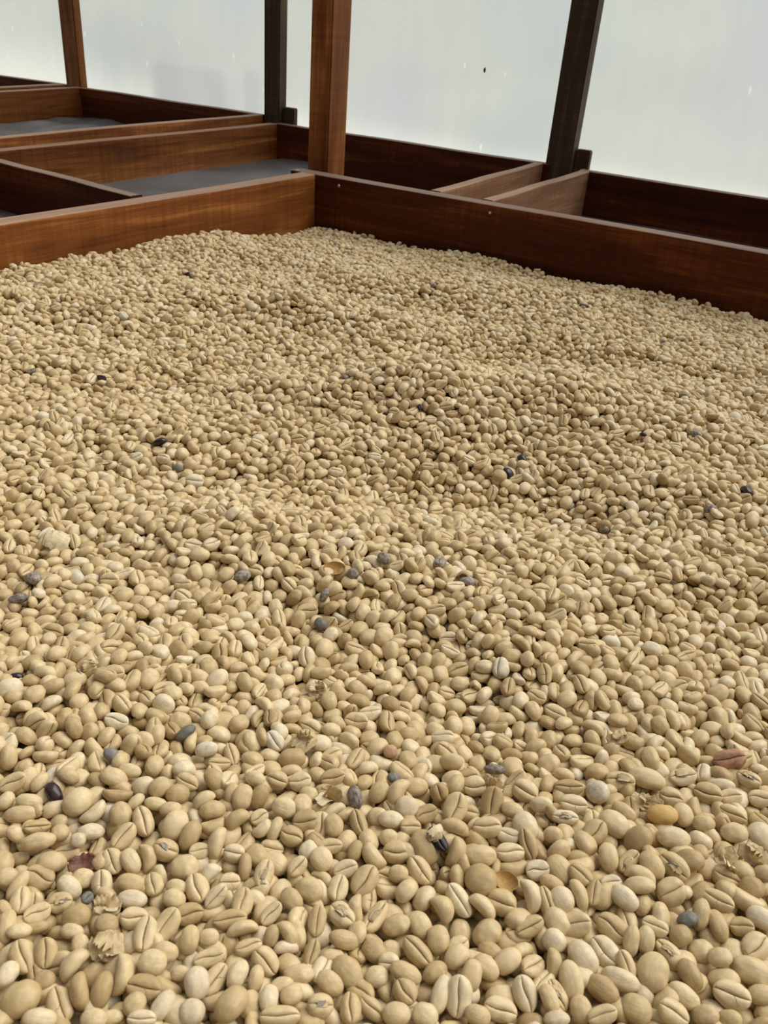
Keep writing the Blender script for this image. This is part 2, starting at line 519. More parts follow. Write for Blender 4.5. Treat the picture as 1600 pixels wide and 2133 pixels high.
# tray on the right
rt = empty('drying_tray', P3(6.5, 0.5, -1.36), 'empty wooden drying tray at the right edge, below the film wall', 'tray', 'empty drying trays')
board('side_board', (5.50, 2.355), (7.52, 2.345), 0.085, OB - .02, -1.0, rt, WOOD_LIGHT, side=-1, seed=11)
board('side_board', (7.505, -2.6), (7.505, 2.35), 0.10, OB - .02, -1.0, rt, WOOD_SHADED, side=-1, seed=12, label='board below the film, shade put into its colour')
board('side_board', (5.50, -2.6), (7.5, -2.6), 0.085, OB - .02, -1.0, rt, WOOD, side=-1, seed=13)
net(rt, 5.5, 7.5, -2.6, 2.26, -1.345, seed=6)

# tray at the upper left
lt = empty('drying_tray', P3(5.5, 7.0, -1.27), 'empty wooden drying tray with crumpled grey net, upper left', 'tray', 'empty drying trays')
board('side_board', (2.0, 5.46), (7.5, 5.70), 0.09, -1.26, -0.935, lt, WOOD, side=1, seed=14)
board('side_board', (7.53, 5.76), (7.56, 8.34), 0.10, -1.26, -0.944, lt, WOOD_SHADED, side=-1, seed=15, label='board below the film, shade put into its colour')
board('side_board', (2.0, 7.62), (7.60, 8.34), 0.10, -1.26, -0.944, lt, WOOD, side=1, seed=16)
net(lt, 2.0, 7.55, 5.6, 8.32, -1.235, sag=0.004, fold=0.014, seed=8)

# next tray beyond it
ft = empty('drying_tray', P3(6.0, 10, -1.27), 'far wooden drying tray beyond the leftmost post, only its rim showing', 'tray', 'empty drying trays')
board('side_board', (2.0, 7.80), (7.50, 8.505), 0.10, -1.26, -0.93, ft, WOOD, side=1, seed=17)
board('side_board', (7.58, 8.52), (7.50, 12.5), 0.10, -1.26, -0.944, ft, WOOD_SHADED, side=-1, seed=18, label='board below the film, shade put into its colour')
net(ft, 2.0, 7.5, 8.6, 12.3, -1.235, seed=9)

for p, n_ in ((P3(5.36, 3.76, -1.0), (0, 0, 1)), (P3(5.325, 3.38, -1.05), (-1, 0, 0)), (P3(5.35, 2.22, -1.05), (-1, 0, 0))):
    nail(front, p, n_)

# ------------------------------------------------------------------ posts
ZB, ZT = -(CZ / U), 5.4


def post(x0, x1, y0, y1, mat, label, cleat=None):
    o = box('wooden_post', x0, x1, y0, y1, ZB, ZT, None, mat, 0.0025, True, label=label, cat='post')
    if cleat:
        cx0, cx1, cy0, cy1, cz = cleat
        c = box('cleat', cx0, cx1, cy0, cy1, -1.7, cz, None, mat, 0.002, True, label='short upright block nailed to the post')
        mw = c.matrix_world.copy()
        c.parent = o
        c.matrix_parent_inverse = o.matrix_world.inverted()
        c.matrix_world = mw
    return o


post(5.595, 5.845, 3.661, 3.838, WOOD_POST, 'thick reddish wooden post at the far corner of the bean tray')
post(7.60, 7.715, 8.37, 8.60, WOOD_POST, 'slim wooden post at the upper left, beyond the tray with crumpled net')
post(7.58, 7.715, 5.56, 5.75, WOOD_GREY, 'dark wooden post with a foot block, just left of the thick reddish post', (7.64, 7.715, 5.42, 5.555, -.855))
post(7.57, 7.73, 2.46, 2.685, WOOD_GREY, 'dark brown wooden post with a foot block, between the two right trays', (7.66, 7.735, 2.33, 2.455, -.857))

# small dark speck on the film, and blurred pale crates standing outside behind it
sp = bmesh.new()
bmesh.ops.create_icosphere(sp, subdivisions=3, radius=1)
for v_ in sp.verts:
    v_.co *= 1 + .25 * noise.noise(v_.co * 1.7)
sm = bpy.data.meshes.new('dirt_speck'); sp.to_mesh(sm); sp.free()
BUG = plain('dark_dirt', (0.05, 0.045, 0.04), 0.8, 400)
so_ = link('dirt_speck', sm, None, BUG, 'tiny dark speck stuck on the film, right of the thick reddish post', 'speck')
so_.location = P3(FX - 0.012, 3.435, -0.338); so_.scale = (0.0016, 0.0022, 0.0048)
CRATE = husk_mat('translucent_lilac_plastic', (0.82, 0.82, 0.92), 0.62)
for y0_, y1_, zt_, lb_ in ((6.50, 6.72, -0.60, 'narrower pale lilac box, blurred behind the film in the left bay'),
                           (7.02, 8.15, -0.65, 'wider pale lilac box, blurred behind the film in the left bay')):
    box('storage_box', 8.25, 8.6, y0_, y1_, ZB + .02, zt_, None, CRATE, 0.01, label=lb_, cat='box')
# bean fragments left lying on the net of the right tray
fr_v, fr_f = [], []
for i in range(5):
    for j in range(8):
        t = -0.9 + 1.8 * i / 4; a = j * math.pi / 4; r = (1 - t * t) ** .5
        fr_v.append((t, r * .7 * math.cos(a), r * (.5 if math.sin(a) > 0 else .25) * math.sin(a) + .1 * t * t))
for i in range(4):
    for j in range(8):
        fr_f.append([i * 8 + j, (i + 1) * 8 + j, (i + 1) * 8 + (j + 1) % 8, i * 8 + (j + 1) % 8])
fr_f.append(list(range(8))); fr_f.append([32 + j for j in range(8)][::-1])
fm = mesh('bean_fragment', fr_v, fr_f, True)
for i, (x_, y_, a_, lb_) in enumerate(((5.72, 1.245, .4, 'pale bean fragment on the grey net of the right tray, farthest left of three'),
                                (5.68, 0.985, 1.5, 'pale bean fragment on the grey net of the right tray, middle of three'),
                                (5.66, 0.905, 2.2, 'pale bean fragment on the grey net of the right tray, farthest right of three'))):
    o = link('bean_fragment', fm, None, PARCH, lb_, 'bean fragment', 'bean fragments on the net')
    o.location = P3(x_, y_, -1.345) + Vector((0, 0, 0.001)); o.rotation_euler = (0, 0, a_); o.scale = (.0045, .0045, .0045)

# ------------------------------------------------------------------ the bean heap surface
RIDGES = [[0.6287, 0.6294, 0.6991, 0.4749, 0.0132, 0.044], [0.6991, 0.4749, 0.7146, 0.3393, 0.0121, 0.044], [0.5352, 0.371, 0.5884, 0.274, 0.0143, 0.0484], [0.5884, 0.274, 0.6478, 0.1787, 0.0187, 0.0528], [0.6478, 0.1787, 0.6886, 0.081, 0.0121, 0.0528], [0.5603, 0.1184, 0.5758, 0.04, 0.0099, 0.0396], [0.4989, 0.6849, 0.5745, 0.6275, 0.011, 0.0528], [0.3202, 0.2663, 0.3467, 0.173, 0.011, 0.0352], [0.3671, 0.1066, 0.4431, 0.0417, 0.0088, 0.0352], [0.8601, 0.5041, 1.0036, 0.2625, 0.0143, 0.0528], [0.8531, 0.746, 0.9992, 0.6348, 0.0066, 0.055], [0.1645, 0.2666, 0.2416, 0.22, 0.0077, 0.0374], [0.3209, 0.1084, 0.3252, -0.0289, 0.0055, 0.033], [0.6994, 0.3161, 0.7946, 0.2307, -0.0121, 0.044], [0.4649, 0.2101, 0.494, 0.1343, -0.0165, 0.044], [0.3408, 0.3525, 0.4392, 0.2712, -0.0066, 0.044], [0.259, 0.235, 0.3068, 0.1283, -0.0077, 0.033], [0.2916, 0.095, 0.3315, 0.0261, -0.0055, 0.0308], [0.4886, 0.4734, 0.5654, 0.4025, -0.0099, 0.0374]]


def smooth(a, b, v):
    t = np.clip((v - a) / (b - a), 0, 1)
    return t * t * (3 - 2 * t)


def height(x, y):
    x = np.asarray(x, float); y = np.asarray(y, float)
    z = np.full(x.shape, CZ - 1.215 * U)
    z = z - .025 * smooth(.85, 1.14, x) - .006 * smooth(.6, .8, y) * smooth(.8, 1.1, x) + .006 * (1 - smooth(.5, .85, x)) * smooth(.4, .78, y)
    for x0, y0, x1, y1, a, s in RIDGES:
        dx, dy = x1 - x0, y1 - y0
        t = np.clip(((x - x0) * dx + (y - y0) * dy) / (dx * dx + dy * dy), 0, 1)
        z = z + a * np.exp(-((x - x0 - t * dx) ** 2 + (y - y0 - t * dy) ** 2) / (s * s))
    return z + .0025 * np.sin(x * 31 + 1) * np.sin(y * 27 + x * 9) + .0018 * np.sin(x * 57 + y * 23)


# ------------------------------------------------------------------ bean shapes (unit: half length = 1 along X)
SECT = [(0.00, -0.25), (0.022, -0.66), (0.055, -0.86), (0.115, -0.99), (0.24, -1.08), (0.42, -1.06), (0.62, -0.92), (0.79, -0.68),
        (0.92, -0.36), (0.99, -0.02), (0.985, 0.28), (0.90, 0.56), (0.74, 0.78), (0.52, 0.92), (0.27, 0.985)]


def bean_geo(b, dome, flat, bend, seed, groove=1.0, nl=22, lump=0.02, sS=0.05, close=1.0):
    ring = [(y, z) for y, z in SECT] + [(0.0, 1.0)] + [(-y, z) for y, z in SECT[:0:-1]]
    k = len(ring)
    v, f = [], []
    so = seed * 7.31
    for i in range(nl):
        t = -math.cos(math.pi * (i + 0.55) / (nl + 0.1))
        at = abs(t)
        s = (1 - at ** 2.35) ** 0.5
        sd = s ** 0.92
        sf = s ** 0.62
        cy = sS * math.sin(2.6 * t + seed)
        gd = groove * (1 - 0.75 * at ** 4)
        for (y, z) in ring:
            ay = abs(y)
            if z < 0:
                zz = z
                if ay < 0.118:            # groove depth
                    zz = -1.03 + (z + 1.03) * gd
                px = y * b * s + cy * b * max(0, 1 - ay * 1.6) * (1 if z < 0 else 0) * s
                pz = zz * flat * sf
            else:
                px = y * b * s
                pz = z * dome * sd
            p = [t, px, pz - bend * t * t + bend * 0.35]
            n = noise.noise((p[0] * 1.6 + so, p[1] * 2.2, p[2] * 2.2 + so)) * lump
            n2 = noise.noise((p[0] * 3.2 - so, p[1] * 7, p[2] * 7)) * lump * 0.35
            sc = 1 + (n + n2) * 1.8
            v.append((p[0] * (1 + n * .5), p[1] * sc, p[2] * sc))
    for i in range(nl - 1):
        for j in range(k):
            j2 = (j + 1) % k
            f.append([i * k + j, (i + 1) * k + j, (i + 1) * k + j2, i * k + j2])
    c0 = np.mean(np.array(v[:k]), 0); c1 = np.mean(np.array(v[-k:]), 0)
    v.append((c0[0] - 0.012, c0[1], c0[2])); v.append((c1[0] + 0.012, c1[1], c1[2]))
    a, bb = len(v) - 2, len(v) - 1
    for j in range(k):
        j2 = (j + 1) % k
        f.append([a, j, j2]); f.append([bb, (nl - 1) * k + j2, (nl - 1) * k + j])
    # the crease: a ragged dark ribbon lying in the groove, with a few short side cracks
    rnd = random.Random(seed)
    cv, cf = [], []
    idx = {0: 0}
    wmul = rnd.uniform(0.30, 0.95)
    wob = rnd.uniform(0, 9)
    for i in range(nl):
        base = i * k
        L_ = np.array(v[base + 2]); R_ = np.array(v[base + k - 2])
        Ld = np.array(v[base + 1]); Rd = np.array(v[base + k - 1])
        mid = (L_ + R_) / 2
        q = min(1.0, (0.45 + 0.5 * rnd.random()) * wmul)
        if rnd.random() < 0.25: q *= 0.25
        up = np.array((0, 0.022 * math.sin(i * 1.1 + wob) + rnd.uniform(-.008, .008), -0.012))
        cv.append(tuple(mid + (L_ - mid) * q * 0.9 + (Ld - L_) * 0.25 + up)); cv.append(tuple(mid + (R_ - mid) * q * 0.9 + (Rd - R_) * 0.25 + up))
    for i in range(nl - 1):
        a = i * 2
        cf.append([a, a + 1, a + 3, a + 2])
    for _ in range(rnd.choice((2, 2, 3, 4))):
        i = rnd.choice((1, 2, 3, nl - 3, nl - 4, nl - 2, nl // 2))
        sgn = rnd.choice((1, -1))
        col = 2
        n_ = rnd.randint(3, 6)
        pts = []
        di = rnd.choice((0, 0, 1, -1))
        ii = i
        for c in range(col, col + n_):
            j = c if sgn > 0 else (k - c) % k
            ii = min(nl - 2, max(1, ii))
            p = np.array(v[ii * k + j]); nx = np.array(v[(ii + 1) * k + j])
            cen = np.array((p[0], 0, 0)); nr = p - cen; nr = nr / (np.linalg.norm(nr) + 1e-6) * 0.010
            pts.append((p + nr, (nx - p)))
            if rnd.random() < .3: ii += di
        for c, (p, e) in enumerate(pts):
            wd = 0.28 * (1 - c / (n_ - 0.9)) + 0.04
            cv.append(tuple(p)); cv.append(tuple(p + e * wd))
        o = len(cv) - 2 * n_
        for c in range(n_ - 1):
            q = [o + 2 * c, o + 2 * c + 1, o + 2 * c + 3, o + 2 * c + 2]
            cf.append(q if sgn < 0 else q[::-1])
    return v, f, cv, cf


VAR = [  # width, dome, flat side, bend, lumps, crease swing
    (0.74, 0.62, 0.36, 0.05, 0.030, 0.10), (0.70, 0.62, 0.36, 0.09, 0.034, -0.08), (0.78, 0.64, 0.38, 0.03, 0.032, 0.14),
    (0.68, 0.60, 0.34, 0.12, 0.038, 0.05), (0.82, 0.70, 0.42, 0.02, 0.034, -0.12), (0.72, 0.58, 0.32, 0.15, 0.044, 0.16),
    (0.78, 0.74, 0.52, 0.00, 0.036, 0.04), (0.66, 0.56, 0.30, 0.19, 0.040, -0.15), (0.74, 0.66, 0.38, 0.06, 0.065, 0.09),
    (0.80, 0.62, 0.36, 0.04, 0.052, -0.05)]
BEANS = []
for i, (b_, d_, f_, be_, lu_, s_) in enumerate(VAR):
    BEANS.append(bean_geo(b_, d_, f_, be_, i + 1, groove=(1, .75, 1, .6, .9, .8, .6, .9, .7, 1)[i], lump=lu_, sS=s_))
MESHES = {}


def bean_mesh(i, mat):
    key = (i, mat.name)
    if key not in MESHES:
        m = mesh('bean_body', BEANS[i][0], BEANS[i][1], True); m.materials.append(mat); MESHES[key] = m
    return MESHES[key]


def crease_mesh(i):
    key = (i, 'crease')
    if key not in MESHES:
        m = mesh('bean_crease', BEANS[i][2], BEANS[i][3], False); m.materials.append(SEAM); MESHES[key] = m
    return MESHES[key]


def shell(a, b, c, u0, u1, v0, v1, seed, jag=0.18, th=0.03, nu=26, nv=14, curl=0.0):
    """a torn piece of a hollow ellipsoid: u runs round X, v from end to end; ragged on its u edges"""
    rnd = random.Random(seed)
    outer, inner = [], []
    for i in range(nu + 1):
        for j in range(nv + 1):
            vv = v0 + (v1 - v0) * j / nv
            j0 = jag * (noise.noise((j * 0.55, seed * 3.1, 0)) + .7 * noise.noise((j * 1.9, seed * 3.1, 4)))
            j1 = jag * (noise.noise((j * 0.6, seed * 5.7, 9)) + .7 * noise.noise((j * 2.1, seed * 2.3, 1)))
            uu = (u0 + j0) + ((u1 + j1) - (u0 + j0)) * i / nu
            e = abs(i / nu - 0.5) * 2
            r = 1 + curl * e ** 3 + 0.05 * noise.noise((i * 0.5, j * 0.6, seed))
            x = math.cos(vv); s = math.sin(vv)
            d = Vector((a * x, b * s * math.sin(uu) * r, -c * s * math.cos(uu) * r))
            outer.append(d); inner.append(d * (1 - th))
    vv = [tuple(p) for p in outer] + [tuple(p) for p in inner]
    n = len(outer)
    f = []
    W = nv + 1
    for i in range(nu):
        for j in range(nv):
            q = [i * W + j, i * W + j + 1, (i + 1) * W + j + 1, (i + 1) * W + j]
            f.append(q); f.append([x + n for x in q[::-1]])
    for i in range(nu):
        for j in (0, nv):
            a_, b_ = i * W + j, (i + 1) * W + j
            f.append([a_, b_, b_ + n, a_ + n])
    for j in range(nv):
        for i in (0, nu):
            a_, b_ = i * W + j, i * W + j + 1
            f.append([a_, b_, b_ + n, a_ + n])
    bm = bmesh.new()
    m = bpy.data.meshes.new('shell')
    m.from_pydata(vv, [], f); bm.from_mesh(m)
    bmesh.ops.recalc_face_normals(bm, faces=bm.faces)
    bm.to_mesh(m); bm.free()
    m.polygons.foreach_set('use_smooth', [True] * len(m.polygons))
    return m


FLAP = []
for s in range(4):
    FLAP.append(shell(0.62, 0.62, 0.42, -1.0, 0.15, 0.7, 2.3, 20 + s, 0.28, 0.05, 14, 10, 0.30))
    FLAP[-1].materials.append(HUSK)
HOLE = []
for s in range(3):
    rnd = random.Random(40 + s)
    v = [(0, 0, 0)]; n = 14
    for i in range(n):
        a = 2 * math.pi * i / n
        r = 0.26 * (0.6 + 0.7 * rnd.random())
        v.append((r * 1.5 * math.cos(a), r * .62 * math.sin(a), 0.05))
    m = mesh('hole', v, [[0, i + 1, (i + 1) % n + 1] for i in range(n)], True); m.materials.append(GREY)
    HOLE.append(m)

